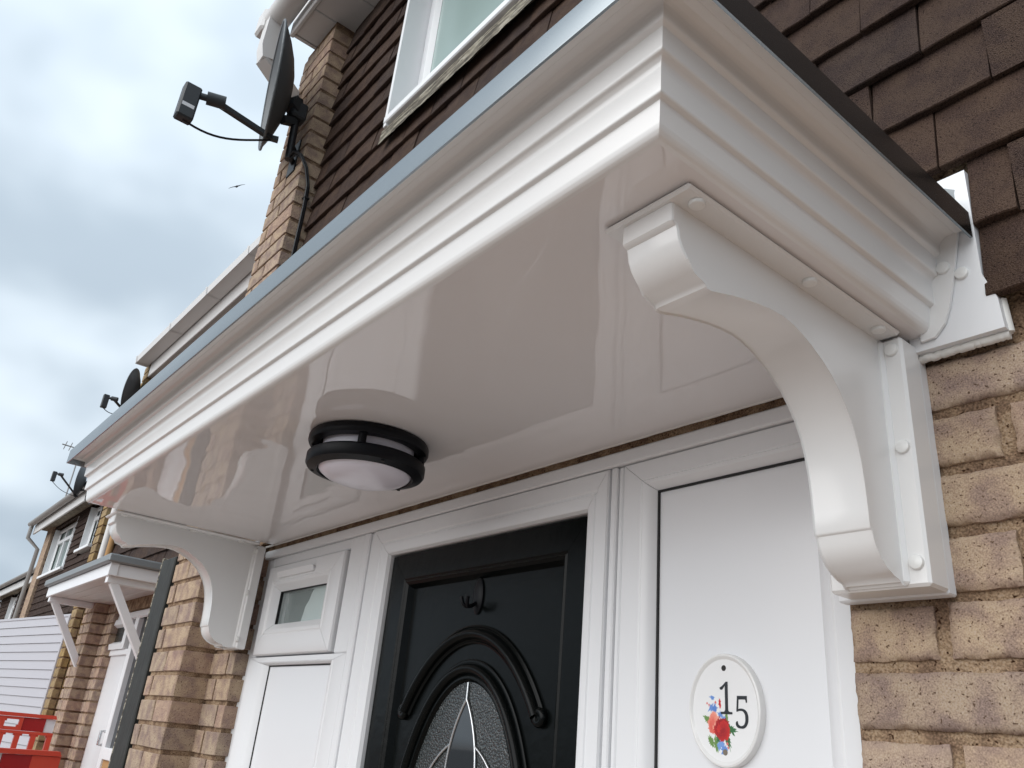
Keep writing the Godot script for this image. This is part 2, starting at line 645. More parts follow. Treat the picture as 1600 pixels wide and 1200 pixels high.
func screw_cap(parent: Node3D, at: Vector3, out: Vector3, r := 0.0095) -> void:
	var mb := MB.new()
	mb.lathe([[r * 1.02, -0.002], [r * 1.02, 0.0026], [r * 0.92, 0.0042], [r * 0.6, 0.0052], [0.0001, 0.0055]], Vector3.ZERO, 20, 40.0)
	var b := Basis.IDENTITY
	if out.dot(Vector3.UP) < 0.99:
		var ax := Vector3.UP.cross(out)
		b = Basis(ax.normalized() if ax.length() > 0.01 else Vector3.RIGHT, Vector3.UP.angle_to(out))
	put(mb.mesh(), "screw_cap", M.cap, parent, at, b)

func ell(cx: float, cy: float, a: float, b: float, t: float) -> Vector2:
	return Vector2(cx + a * sin(t), cy + b * cos(t))

func ellipse_sweep(cx: float, cy: float, a: float, b: float, z: float, prof: Array, t0: float, t1: float, seg: int, closed: bool) -> MB:   # prof: [outward, z]
	var R := []
	for i in (seg if closed else seg + 1):
		var t := t0 + (t1 - t0) * i / seg
		var c := ell(cx, cy, a, b, t)
		var nn := Vector2(sin(t) / a, cos(t) / b).normalized()
		var ring := []
		for p in prof:
			ring.append(Y(c.x + nn.x * p[0], c.y + nn.y * p[0], z + p[1]))
		R.append(ring)
	var mb := MB.new()
	mb.grid(R, 50.0, false, closed)
	return mb

# ---------------------------------------------------------------- the near house
func build_house() -> void:
	var hs := thing("terraced_house", "near terrace house of buff brick with dark brown hanging tiles", "house", Vector3(-1.6, 0, -0.1))
	# solid wall behind the bricks (mortar face), with the opening for the door screen
	var w := MB.new()
	w.box(Y(-0.562, -1.6, -0.30), Y(1.6, 3.0, -0.0085))
	w.box(Y(-2.79, -1.6, -0.30), Y(-2.606, 3.0, -0.0085))
	w.box(Y(-2.606, 0.545, -0.30), Y(-0.562, 1.95, -0.0085))
	w.box(Y(-2.606, 2.95, -0.30), Y(-0.562, 3.0, -0.0085))
	w.box(Y(-2.606, 1.95, -0.30), Y(-2.16, 2.95, -0.0085))
	w.box(Y(-0.90, 1.95, -0.30), Y(-0.562, 2.95, -0.0085))
	w.box(Y(-2.60, -1.6, -0.30), Y(-0.57, 3.0, -0.22))
	w.box(Y(-3.09, -1.6, -0.30), Y(-2.793, 3.0, 0.0935))       # core of the projecting pier
	part(w, "mortar_wall", M.mortar, hs)
	var fil := MB.new()
	var nz := noise(17, 9.0, 3)
	var low := []
	var upp := []
	var bk := []
	for i in 121:
		var x := -2.60 + 2.035 * i / 120.0
		low.append(Y(x, 0.5235 + nz.get_noise_1d(x * 4.0) * 0.003, -0.0335 + nz.get_noise_1d(x * 9.0 + 40.0) * 0.004))
		upp.append(Y(x, 0.555, -0.0325 + nz.get_noise_1d(x * 7.0) * 0.005))
		bk.append(Y(x, 0.520, -0.06))
	fil.grid([bk, low, upp], 60.0)
	part(fil, "mortar_fillet", M.mortar, hs)
	var rest := MB.new()
	# wall to the right of the door
	var perp := [-0.343, -0.447]
	for c in courses(-1.6, 0.46):
		var y: float = c[0]
		var k: int = c[1]
		var p: float = perp[0] if k % 2 != 0 else perp[1]
		if k == 5:
			p = -0.332
		var xs := [-0.5605]
		var q := p
		while q < 1.5:
			xs.append(q)
			q += 0.2265
		xs.append(1.55)
		for i in xs.size() - 1:
			var a: float = xs[i] + (0.0 if i == 0 else 0.0085)
			var b: float = xs[i + 1] - 0.0085
			add_brick(hs, rest, Y(a, y, -0.06), Y(b, y + 0.0625, 0.001), M.brick, true)
	# narrow strip of wall left of the door and the reveal
	for c in courses(-1.6, 0.50):
		var y: float = c[0]
		var half: int = posmod(c[1], 2)
		var a := -2.795
		if half == 1:
			add_brick(hs, rest, Y(a, y, -0.055), Y(-2.725, y + 0.0635, 0.0), M.brick)
			add_brick(hs, rest, Y(-2.713, y, -0.055), Y(-2.598, y + 0.0635, 0.0), M.brick)
		else:
			add_brick(hs, rest, Y(a, y, -0.055), Y(-2.66, y + 0.0635, 0.0), M.brick)
			add_brick(hs, rest, Y(-2.648, y, -0.055), Y(-2.598, y + 0.0635, 0.0), M.brick)
	# pier, from the ground to the eaves
	for c in courses(-1.6, 2.93):
		var y: float = c[0]
		var half: int = posmod(c[1], 2)
		var m := -3.035 if half == 1 else -2.945
		var y1 := y + 0.0635
		add_brick(hs, rest, Y(-3.10, y, 0.0), Y(m - 0.006, y1, 0.100), M.brick)
		add_brick(hs, rest, Y(m + 0.006, y, -0.02), Y(-2.80 + 0.012, y1, 0.100), M.brick)
	var ro := part(rest, "brickwork", M.brick[0], hs)
	ro.set_meta("kind", "stuff")
	# hanging tiles; the hole is the bedroom window and the cut beside the white board
	hang_tiles(hs, -2.785, 1.3, 0.560, 22, 0.031, [[-2.15, -0.93, 1.93, 3.1], [-9.0, -0.329, 0.5, 0.72], [-9.0, -0.372, 0.72, 0.80]], -0.275)
	# bedroom window, set back in its reveal
	var wn := holder("window", hs, Y(-1.5, 2.0, -0.04))
	var rv := MB.new()
	rv.box(Y(-2.154, 1.985, -0.075), Y(-2.136, 2.97, 0.052))
	part(rv, "reveal_board", M.upvc, wn)
	rv = MB.new()
	rv.box(Y(-0.95, 1.985, -0.075), Y(-0.932, 2.97, 0.052))
	part(rv, "reveal_board", M.upvc, wn)
	frame_ring(wn, -2.136, -0.95, 2.03, 2.97, [0.062, 0.06, 0.062, 0.06], [[0, -0.09], [0, -0.046], [0.06, -0.042], [0.55, -0.042], [0.62, -0.046], [0.75, -0.040], [1.0, -0.055]], M.upvc, ["jamb", "head", "jamb", "cill"])
	var pn := MB.new()
	pn.box(Y(-2.08, 2.085, -0.062), Y(-1.01, 2.92, -0.056))
	part(pn, "pane", M.glass_net, wn)
	var sl := MB.new()
	sl.cham(Y(-2.154, 1.998, -0.09), Y(-0.932, 2.030, 0.056), 0.004)
	part(sl, "cill", M.upvc, wn)
	var ws := MB.new()
	var nw := noise(23, 6.0, 3)
	var f0 := []
	var f1 := []
	var f2 := []
	for i in 81:
		var x := -2.175 + 1.26 * i / 80.0
		var e := nw.get_noise_1d(x * 3.0) * 0.005
		f0.append(Y(x, 1.986, -0.005))
		f1.append(Y(x, 1.984, 0.044))
		f2.append(Y(x, 1.918 + e, 0.050))
	ws.grid([f0, f1, f2], 30.0)
	part(ws, "weathered_batten", M.weathered, wn)
	# eaves
	var ev := MB.new()
	for i in 14:
		var x := -3.0 + 0.2 * i
		var b := MB.new()
		b.cham(Y(x, 3.000, -0.05), Y(x + 0.195, 3.012, 0.205), 0.003)
		part(b, "soffit_board", M.old_white, hs)
	ev.cham(Y(-3.02, 2.985, 0.206), Y(0.6, 3.17, 0.226), 0.004)
	part(ev, "fascia_board", M.old_white, hs)
	ev = MB.new()
	ev.box(Y(-3.018, 2.995, -0.3), Y(-3.002, 3.3, 0.205))
	part(ev, "eaves_end_board", M.old_white, hs)
	ev = MB.new()
	ev.hexa([Y(-3.05, 3.9, -1.6), Y(0.6, 3.9, -1.6), Y(0.6, 4.0, -1.6), Y(-3.05, 4.0, -1.6), Y(-3.05, 3.17, 0.27), Y(0.6, 3.17, 0.27), Y(0.6, 3.21, 0.27), Y(-3.05, 3.21, 0.27)])
	part(ev, "roof", M.roof, hs)
	var g := MB.new()
	gutter_shape(g, -3.08, 0.6, 3.07, 0.29)
	part(g, "gutter", M.old_white, hs)
	g = MB.new()
	g.cham(Y(-3.16, 2.995, 0.232), Y(-3.065, 3.125, 0.352), 0.012)
	part(g, "gutter_stop", M.old_white, hs)
	# square downpipe: outlet, shoe and the offset that runs back to the lower wall
	g = MB.new()
	g.tube([Y(-3.05, 3.06, 0.30), Y(-3.05, 2.86, 0.30), Y(-3.05, 2.80, 0.285)], 0.034, 4, 30.0, true)
	g.tube([Y(-3.05, 2.815, 0.30), Y(-3.14, 2.66, -0.02), Y(-3.2, 2.50, -0.40)], 0.034, 4, 30.0, true)
	part(g, "downpipe", M.old_white, hs)

func gutter_shape(g: MB, x0: float, x1: float, y: float, z: float, boxy := false) -> void:   # half round or square gutter seen from below
	var R := [[], []]
	if boxy:
		for q in [[0.056, 0.004], [0.060, 0.0], [0.052, -0.058], [-0.055, -0.058], [-0.060, 0.004], [-0.056, 0.004], [-0.051, -0.053], [0.048, -0.053]]:
			for k in 2:
				R[k].append(Y([x0, x1][k], y + q[1], z + q[0]))
		g.grid(R, 20.0, true)
		g.cap(R[0], Vector3.LEFT)
		g.cap(R[1], Vector3.RIGHT)
		g.box(Y(x0, y - 0.056, z - 0.053), Y(x0 + 0.004, y - 0.002, z + 0.050))
		return
	for i in 13:
		var a := PI * i / 12.0
		for k in 2:
			R[k].append(Y([x0, x1][k], y - sin(a) * 0.055, z - cos(a) * 0.058))
	for i in 13:
		var a := PI * (12 - i) / 12.0
		for k in 2:
			R[k].append(Y([x0, x1][k], y - sin(a) * 0.051 + 0.001, z - cos(a) * 0.054))
	g.grid(R, 40.0, true)
	g.cap(R[0], Vector3.LEFT)
	g.cap(R[1], Vector3.RIGHT)

# ---------------------------------------------------------------- canopy
const XL := -2.536
const XR := -0.397
const ZF := 0.5555
const ZB := 0.0335
const HS := 0.535
const TRIM := [[0.0668, 0.1135], [0.0672, 0.1150], [0.0672, 0.1525], [0.0655, 0.1550], [0.0200, 0.1580], [0.0200, 0.1335], [0.0616, 0.1320], [0.0630, 0.1150], [0.0638, 0.1135]]

func wrap_profile(prof: Array, closed: bool, thr := 24.0, first := 0, last := 3) -> MB:
	var R := [[], [], [], []]
	for p in prof:
		var o: float = p[0]
		var y: float = HS + p[1]
		R[0].append(Y(XL - o, y, ZB)); R[1].append(Y(XL - o, y, ZF + o)); R[2].append(Y(XR + o, y, ZF + o)); R[3].append(Y(XR + o, y, ZB))
	var mb := MB.new()
	R = R.slice(first, last + 1)
	mb.grid(R, thr, closed)
	if closed:
		mb.cap(R[0], R[0][0] - R[1][0])
		mb.cap(R[-1], R[-1][0] - R[-2][0])
	return mb

func build_canopy() -> void:
	var cn := thing("door_canopy", "large glossy white moulded door canopy with stepped cornice and grey metal edge", "canopy", Y(-1.466, HS, 0.0))
	var prof := [[-0.0125, 0.0], [-0.0085, 0.0004], [-0.0045, 0.0024], [-0.0018, 0.0058], [0.0, 0.0105], [0.0028, 0.0345], [0.0084, 0.0364], [0.0092, 0.0385], [0.0088, 0.0630], [0.0092, 0.0680], [0.0106, 0.0722], [0.0136, 0.0750], [0.0180, 0.0764], [0.0190, 0.0786], [0.0195, 0.1035], [0.0248, 0.1060], [0.0258, 0.1085], [0.0262, 0.1180], [0.0273, 0.1225], [0.0305, 0.1262], [0.0370, 0.1290], [0.0455, 0.1302], [0.0470, 0.1290], [0.0610, 0.1290]]
	part(wrap_profile(rounded(prof, 0.0010, 2), false, 30.0), "cornice", M.gel, cn)
	var s := MB.new()
	s.box(Y(XL + 0.0124, HS + 0.0001, -0.020), Y(XR - 0.0124, HS + 0.007, ZF - 0.0124))
	part(s, "soffit", M.soffit, cn)
	s = MB.new()
	var nz := noise(29, 8.0, 2)
	var path := []
	for i in 90:
		var x := -2.60 + 2.03 * i / 89.0
		path.append(Y(x, HS + 0.0015 + nz.get_noise_1d(x * 5.0) * 0.001, -0.0215))
	s.tube(path, 0.0034, 6)
	part(s, "sealant_bead", M.seal, cn)
	part(wrap_profile(TRIM, true, 30.0, 1, 2), "front_drip_trim", M.trim, cn)
	for k in [0, 2]:
		part(wrap_profile(TRIM, true, 30.0, k, k + 1), "side_drip_trim", M.trim, cn)
	s = MB.new()
	s.hexa([Y(XL - 0.01, HS + 0.15, 0.0), Y(XR + 0.01, HS + 0.15, 0.0), Y(XR + 0.01, HS + 0.205, 0.0), Y(XL - 0.01, HS + 0.205, 0.0),
		Y(XL - 0.02, HS + 0.135, ZF + 0.018), Y(XR + 0.02, HS + 0.135, ZF + 0.018), Y(XR + 0.02, HS + 0.1575, ZF + 0.018), Y(XL - 0.02, HS + 0.1575, ZF + 0.018)])
	part(s, "roof_deck", M.felt, cn)
	# end flanges against the wall, with their caps
	for e in [[XR, 1.0], [XL, -1.0]]:
		var sgn: float = e[1]
		var fl := MB.new()
		var poly := []
		for q in [[-0.014, -0.010], [0.004, -0.009], [0.018, 0.006], [0.027, 0.028], [0.036, 0.062], [0.043, 0.095], [0.050, 0.128], [0.056, 0.150], [-0.014, 0.152]]:
			poly.append(Y(e[0] + sgn * q[0], HS + q[1], 0.0295))
		fl.prism(poly, Vector3(0, 0, 0.0045), 20.0)
		part(fl, "end_flange", M.gel, cn)
	screw_cap(cn, Y(XR + 0.0265, HS + 0.084, 0.0338), Vector3.BACK, 0.0085)
	# lead dressed over the end of the roof edge
	s = MB.new()
	var R := []
	var nl := noise(37, 20.0, 2)
	for i in 7:
		var t := i / 6.0
		var row := []
		for j in 7:
			var u := j / 6.0
			var p := Vector3(lerpf(-0.392, -0.333 - 0.012 * t * t, u), lerpf(0.742, 0.668, t) - 0.03 * u * (1.0 - t), 0.046 + 0.016 * sin(u * 2.4) + 0.010 * t)
			p += Vector3(0, 0, nl.get_noise_2d(t, u) * 0.006)
			row.append(p + Vector3(0, H, 0))
		R.append(row)
	s.grid(R, 60.0)
	part(s, "lead_flashing", M.lead, cn)

func build_backing_board() -> void:
	var b := thing("backing_board", "small white plastic board with one screw cap between canopy end and tiles", "board", Y(-0.36, 0.515, 0.0))
	var poly := []
	for q in [[-0.428, 0.515], [-0.3140, 0.5145], [-0.3160, 0.556], [-0.3290, 0.596], [-0.3283, 0.759], [-0.428, 0.759]]:
		poly.append(Y(q[0], q[1], 0.004))
	var s := MB.new()
	s.prism(poly, Vector3(0, 0, 0.0240), 20.0)
	part(s, "board", M.upvc, b)
	screw_cap(b, Y(-0.3515, 0.6055, 0.0280), Vector3.BACK, 0.0085)
	s = MB.new()
	var nz := noise(41, 14.0, 3)
	var path := []
	for i in 40:
		var x := -0.430 + 0.115 * i / 39.0
		path.append(Y(x, 0.5110 + nz.get_noise_1d(x * 9.0) * 0.0022, 0.013 + nz.get_noise_1d(x * 7.0 + 30.0) * 0.002))
	s.tube(path, 0.0062, 7)
	part(s, "sealant_bead", M.seal, b)
	s = MB.new()
	s.tube([Y(-0.3155, 0.515, 0.010), Y(-0.316, 0.535, 0.012), Y(-0.3175, 0.560, 0.011)], 0.006, 7)
	part(s, "sealant_bead", M.seal, b)

func build_bracket(dx: float, label: String, dz := 0.0, thin := 0.0) -> void:
	var b := thing("canopy_bracket", label, "bracket", Y(-0.482 + dx, 0.21, 0.0), "curved canopy brackets")
	# body: one moulded scroll, 70 mm thick, in the plane of z and y
	var key := [[0.475, 0.529], [0.4755, 0.5045], [0.4735, 0.5025], [0.4685, 0.5005], [0.4675, 0.497], [0.466, 0.488], [0.461, 0.477], [0.452, 0.467], [0.439, 0.4595], [0.4235, 0.4555], [0.4205, 0.4535], [0.419, 0.4505], [0.414, 0.4505], [0.400, 0.4545], [0.380, 0.4605], [0.355, 0.4665], [0.330, 0.4715], [0.305, 0.4745], [0.285, 0.4755], [0.268, 0.4735], [0.248, 0.4680], [0.227, 0.4590], [0.206, 0.4475], [0.188, 0.4345], [0.172, 0.4180], [0.159, 0.4010], [0.149, 0.3820], [0.142, 0.3610], [0.137, 0.3380], [0.134, 0.3130], [0.1325, 0.2880], [0.1320, 0.2655], [0.1310, 0.2635], [0.1285, 0.2620], [0.1275, 0.2590], [0.1255, 0.2510], [0.1210, 0.2420], [0.1135, 0.2335], [0.1030, 0.2260], [0.0900, 0.2205], [0.0800, 0.2185], [0.0765, 0.2165], [0.0745, 0.2135], [0.0600, 0.2125]]
	var x1 := -0.450 + dx
	var x0 := -0.520 + dx
	var c := 0.0035
	var out := []
	var ins := []
	for i in key.size():
		var p := Vector2(key[i][0], key[i][1])
		var a := Vector2(key[maxi(i - 1, 0)][0], key[maxi(i - 1, 0)][1])
		var d := Vector2(key[mini(i + 1, key.size() - 1)][0], key[mini(i + 1, key.size() - 1)][1])
		var t := (d - a).normalized()
		var nn := Vector2(-t.y, t.x)                # towards the wall and soffit
		if nn.dot(Vector2(-0.6, 0.6)) < 0.0 and i < 8:
			nn = -nn
		out.append(p)
		ins.append(p + nn * c)
	var R := [[], [], [], [], [], []]
	for i in key.size():
		var mid: Vector2 = out[i].lerp(ins[i], 0.3)
		R[0].append(Y(x0, ins[i].y, ins[i].x + dz))
		R[1].append(Y(x0 + c * 0.3, mid.y, mid.x + dz))
		R[2].append(Y(x0 + c, out[i].y, out[i].x + dz))
		R[3].append(Y(x1 - c, out[i].y, out[i].x + dz))
		R[4].append(Y(x1 - c * 0.3, mid.y, mid.x + dz))
		R[5].append(Y(x1, ins[i].y, ins[i].x + dz))
	var body := MB.new()
	body.grid(R, 38.0)
	for side in [[0, x0, -1.0], [5, x1, 1.0]]:
		var ring: Array = R[side[0]].duplicate()
		ring.append(Y(side[1], 0.2125, 0.055 - thin + dz))
		ring.append(Y(side[1], 0.529, 0.055 - thin + dz))
		body.cap(ring, Vector3(side[2], 0, 0))
	part(body, "scroll", M.gel, b)
	# flange under the soffit and flange down the wall, each blended into the scroll by a small fillet
	var tp := MB.new()
	tp.cham(Y(-0.542 + dx, 0.5265, 0.064 - thin), Y(-0.422 + dx, 0.5338, 0.4825 + dz), 0.003)
	part(tp, "top_flange", M.gel, b)
	var wp := MB.new()
	wp.cham(Y(-0.545 + dx, 0.2085, 0.0205 - minf(thin, 0.02)), Y(-0.4215 - thin * 0.3 + dx, 0.5255, 0.0665 - thin), 0.0035)
	wp.cham(Y(-0.527 + dx, 0.2105, 0.060 - thin), Y(-0.4445 + dx, 0.5255, 0.0715 - thin), 0.004)
	part(wp, "wall_flange", M.gel, b)
	if thin == 0.0:
		var pk := MB.new()
		pk.cham(Y(-0.562 + dx, 0.207, -0.001), Y(-0.4235 + dx, 0.5255, 0.0204), 0.002)
		part(pk, "packing_strip", M.upvc, b)
	for z in [0.456, 0.252, 0.098]:
		screw_cap(b, Y(-0.4335 + dx, 0.5266, z + dz), Vector3.DOWN, 0.0085)
	for y in [0.508, 0.376, 0.2355]:
		screw_cap(b, Y(-0.4345 + dx, y, 0.0664 - thin), Vector3.BACK, 0.0085)

func build_lamp() -> void:
	var c := Vector3(-1.385, 0.0, 0.289)
	var l := thing("soffit_light", "round black bulkhead light with white diffuser under the canopy", "light", Y(c.x, HS, c.z))
	var at := Y(c.x, 0, c.z)
	var s := MB.new()
	s.lathe([[0.02, HS], [0.106, HS], [0.1165, HS - 0.002], [0.119, HS - 0.007], [0.119, HS - 0.016], [0.1165, HS - 0.021], [0.098, HS - 0.022], [0.098, HS - 0.002]], at, 64, 35.0)
	part(s, "base_ring", M.black_lamp, l)
	s = MB.new()
	s.lathe([[0.099, HS - 0.041], [0.113, HS - 0.041], [0.1165, HS - 0.0445], [0.1165, HS - 0.060], [0.113, HS - 0.0655], [0.0945, HS - 0.0705], [0.092, HS - 0.0685], [0.094, HS - 0.045], [0.099, HS - 0.041]], at, 64, 35.0)
	part(s, "front_ring", M.black_lamp, l)
	for k in 4:
		var a := 0.62 + PI * 0.5 * k
		var p := at + Vector3(cos(a) * 0.105, 0, sin(a) * 0.105)
		var q := MB.new()
		q.tube([p + Vector3(0, HS - 0.018, 0), p + Vector3(0, HS - 0.045, 0)], 0.008, 10)
		part(q, "pillar", M.black_lamp, l)
	s = MB.new()
	s.lathe([[0.0905, HS - 0.010], [0.0905, HS - 0.066], [0.088, HS - 0.070], [0.076, HS - 0.0785], [0.055, HS - 0.0855], [0.030, HS - 0.0895], [0.0005, HS - 0.091]], at, 64, 60.0)
	part(s, "diffuser", M.opal, l)
	for k in 3:
		var a := 0.2 + TAU / 3.0 * k
		var q := MB.new()
		q.lathe([[0.0035, -0.001], [0.0035, 0.001], [0.0005, 0.0014]], Vector3.ZERO, 10)
		put(q.mesh(), "screw", M.gasket, l, at + Vector3(cos(a) * 0.105, HS - 0.0685, sin(a) * 0.105), Basis(Vector3.RIGHT, PI))

# ---------------------------------------------------------------- door screen and door
func build_screen() -> void:
	var d := thing("door_screen", "white plastic door frame with side panels and small top window", "door frame", Y(-1.6, -1.6, -0.05))
	var bead := [[0, -0.10], [0, -0.040], [0.03, -0.0365], [0.62, -0.036], [0.66, -0.0375], [0.70, -0.036], [0.80, -0.038], [0.90, -0.044], [1.0, -0.054], [1.0, -0.10]]
	# left light
	var ll := holder("left_side_light", d, Y(-2.26, -1.5, -0.05))
	var s := MB.new()
	var pr := [[-2.642, -0.10], [-2.642, -0.030], [-2.634, -0.028], [-2.590, -0.046], [-2.578, -0.049], [-2.574, -0.10]]
	var R := [[], []]
	for p in pr:
		R[0].append(Y(p[0], -1.58, p[1])); R[1].append(Y(p[0], 0.497, p[1]))
	s.grid(R, 25.0, true)
	part(s, "edge_trim", M.upvc, ll)
	frame_ring(ll, -2.573, -1.952, -1.58, 0.190, [0.118, 0.0225, 0.100, 0.12], bead, M.upvc, ["frame_post", "transom", "frame_post", "bottom_rail"])
	s = MB.new()
	s.cham(Y(-2.573, 0.1905, -0.10), Y(-2.535, 0.497, -0.038), 0.003)
	part(s, "frame_post", M.upvc, ll)
	s = MB.new()
	s.cham(Y(-2.026, 0.1905, -0.10), Y(-1.952, 0.497, -0.0365), 0.003)
	part(s, "frame_post", M.upvc, ll)
	s = MB.new()
	s.cham(Y(-2.5345, 0.4665, -0.10), Y(-2.0265, 0.497, -0.038), 0.003)
	part(s, "frame_head", M.upvc, ll)
	s = MB.new()
	s.box(Y(-2.5345, 0.1905, -0.10), Y(-2.0265, 0.466, -0.075))
	part(s, "shadow_gap", M.gasket, ll)
	var sh := holder("vent_sash", d, Y(-2.285, 0.19, -0.04))
	var o := MB.new()
	frame_ring(sh, -2.530, -2.036, 0.1945, 0.4625, [0.072, 0.077, 0.098, 0.092], [[0, -0.075], [0, -0.032], [0.03, -0.026], [0.10, -0.0235], [0.60, -0.0235], [0.64, -0.025], [0.68, -0.0235], [0.78, -0.026], [1.0, -0.045], [1.0, -0.075]], M.upvc, ["sash_stile", "sash_rail", "sash_stile", "sash_rail"])
	o.box(Y(-2.470, 0.275, -0.060), Y(-2.125, 0.396, -0.055))
	part(o, "pane", M.glass_clear, sh)
	o = MB.new()
	o.box(Y(-2.480, 0.27, -0.0745), Y(-2.115, 0.40, -0.0730))
	part(o, "backing", M.room, sh)
	o = MB.new()
	var net := []
	for q in [[-2.335, 0.276], [-2.330, 0.300], [-2.322, 0.318], [-2.318, 0.336], [-2.300, 0.352], [-2.290, 0.372], [-2.268, 0.396], [-2.120, 0.396], [-2.120, 0.276]]:
		net.append(Y(q[0], q[1], -0.0700))
	o.prism(net, Vector3(0, 0, -0.0015), 20.0)
	part(o, "net_curtain", M.net, sh)
	for q in [[-2.459, 0.2855, -2.457, 0.3855], [-2.457, 0.3835, -2.134, 0.3855]]:
		o = MB.new()
		o.box(Y(q[0], q[1], -0.055), Y(q[2], q[3], -0.046))
		part(o, "gasket", M.gasket, sh)
	o = MB.new()
	var vr := [[], [], [], [], []]
	for i in 5:
		var x: float = [-2.437, -2.432, -2.32, -2.206, -2.198][i]
		var k: float = [0.55, 1.0, 1.0, 1.0, 0.6][i]
		for p in [[0.0, 0.0], [0.010, 0.010], [0.014, 0.013], [0.016, 0.009], [0.010, -0.007], [0.0, -0.0085]]:
			vr[i].append(Y(x, 0.4275 + p[1] * k, -0.0245 + p[0] * k))
	o.grid(vr, 40.0, true)
	o.cap(vr[0], Vector3.LEFT)
	o.cap(vr[4], Vector3.RIGHT)
	part(o, "trickle_vent", M.upvc, sh)
	o = MB.new()
	o.box(Y(-2.462, -1.47, -0.062), Y(-2.045, 0.175, -0.0565))
	part(o, "infill_panel", M.panel, ll)
	for q in [[-2.4545, -1.46, -2.4515, 0.1675], [-2.4515, 0.1645, -2.052, 0.1675]]:
		o = MB.new()
		o.box(Y(q[0], q[1], -0.0565), Y(q[2], q[3], -0.0535))
		part(o, "gasket", M.gasket, ll)
	# coupling posts
	for q in [[-1.951, -1.921, -0.034], [-1.9205, -1.8995, -0.040], [-1.0335, -1.0285, -0.040]]:
		s = MB.new()
		s.cham(Y(q[0], -1.58, -0.10), Y(q[1], 0.497, q[2]), 0.003)
		part(s, "coupling_post", M.upvc, d)
	# door frame
	var df := holder("door_frame", d, Y(-1.45, -1.6, -0.05))
	var fr := [[0, -0.12], [0, -0.036], [0.04, -0.032], [0.48, -0.032], [0.52, -0.0345], [0.58, -0.0345], [0.62, -0.032], [0.86, -0.032], [0.94, -0.034], [1.0, -0.042], [1.0, -0.12]]
	frame_ring(df, -1.8965, -1.0345, -1.6, 0.4965, [0.088, 0.0725, 0.056, 0.0], fr, M.upvc, ["jamb", "head", "jamb", "threshold"])
	s = MB.new()
	for q in [[-1.028, -1.0135, -0.033], [-1.0128, -1.0015, -0.0385]]:
		s.cham(Y(q[0], -1.58, -0.10), Y(q[1], 0.4965, q[2]), 0.0025)
	part(s, "jamb_trim", M.upvc, df)
	s = MB.new()
	s.box(Y(-1.0012, -1.58, -0.10), Y(-0.9992, 0.4965, -0.046))
	part(s, "joint", M.gasket, df)
	# right light
	var rl := holder("right_side_light", d, Y(-0.77, -1.5, -0.05))
	frame_ring(rl, -0.999, -0.545, -1.58, 0.4965, [0.0685, 0.0555, 0.084, 0.12], bead, M.upvc, ["frame_post", "frame_head", "frame_post", "bottom_rail"])
	o = MB.new()
	o.box(Y(-0.94, -1.47, -0.062), Y(-0.62, 0.45, -0.0565))
	part(o, "infill_panel", M.panel, rl)
	for q in [[-0.9305, -1.46, -0.9272, 0.441], [-0.9272, 0.4375, -0.63, 0.441]]:
		o = MB.new()
		o.box(Y(q[0], q[1], -0.0565), Y(q[2], q[3], -0.0525))
		part(o, "gasket", M.gasket, rl)
	s = MB.new()
	s.cham(Y(-2.642, 0.4975, -0.10), Y(-0.545, 0.5245, -0.0285), 0.003)
	part(s, "head_extension", M.upvc, d)

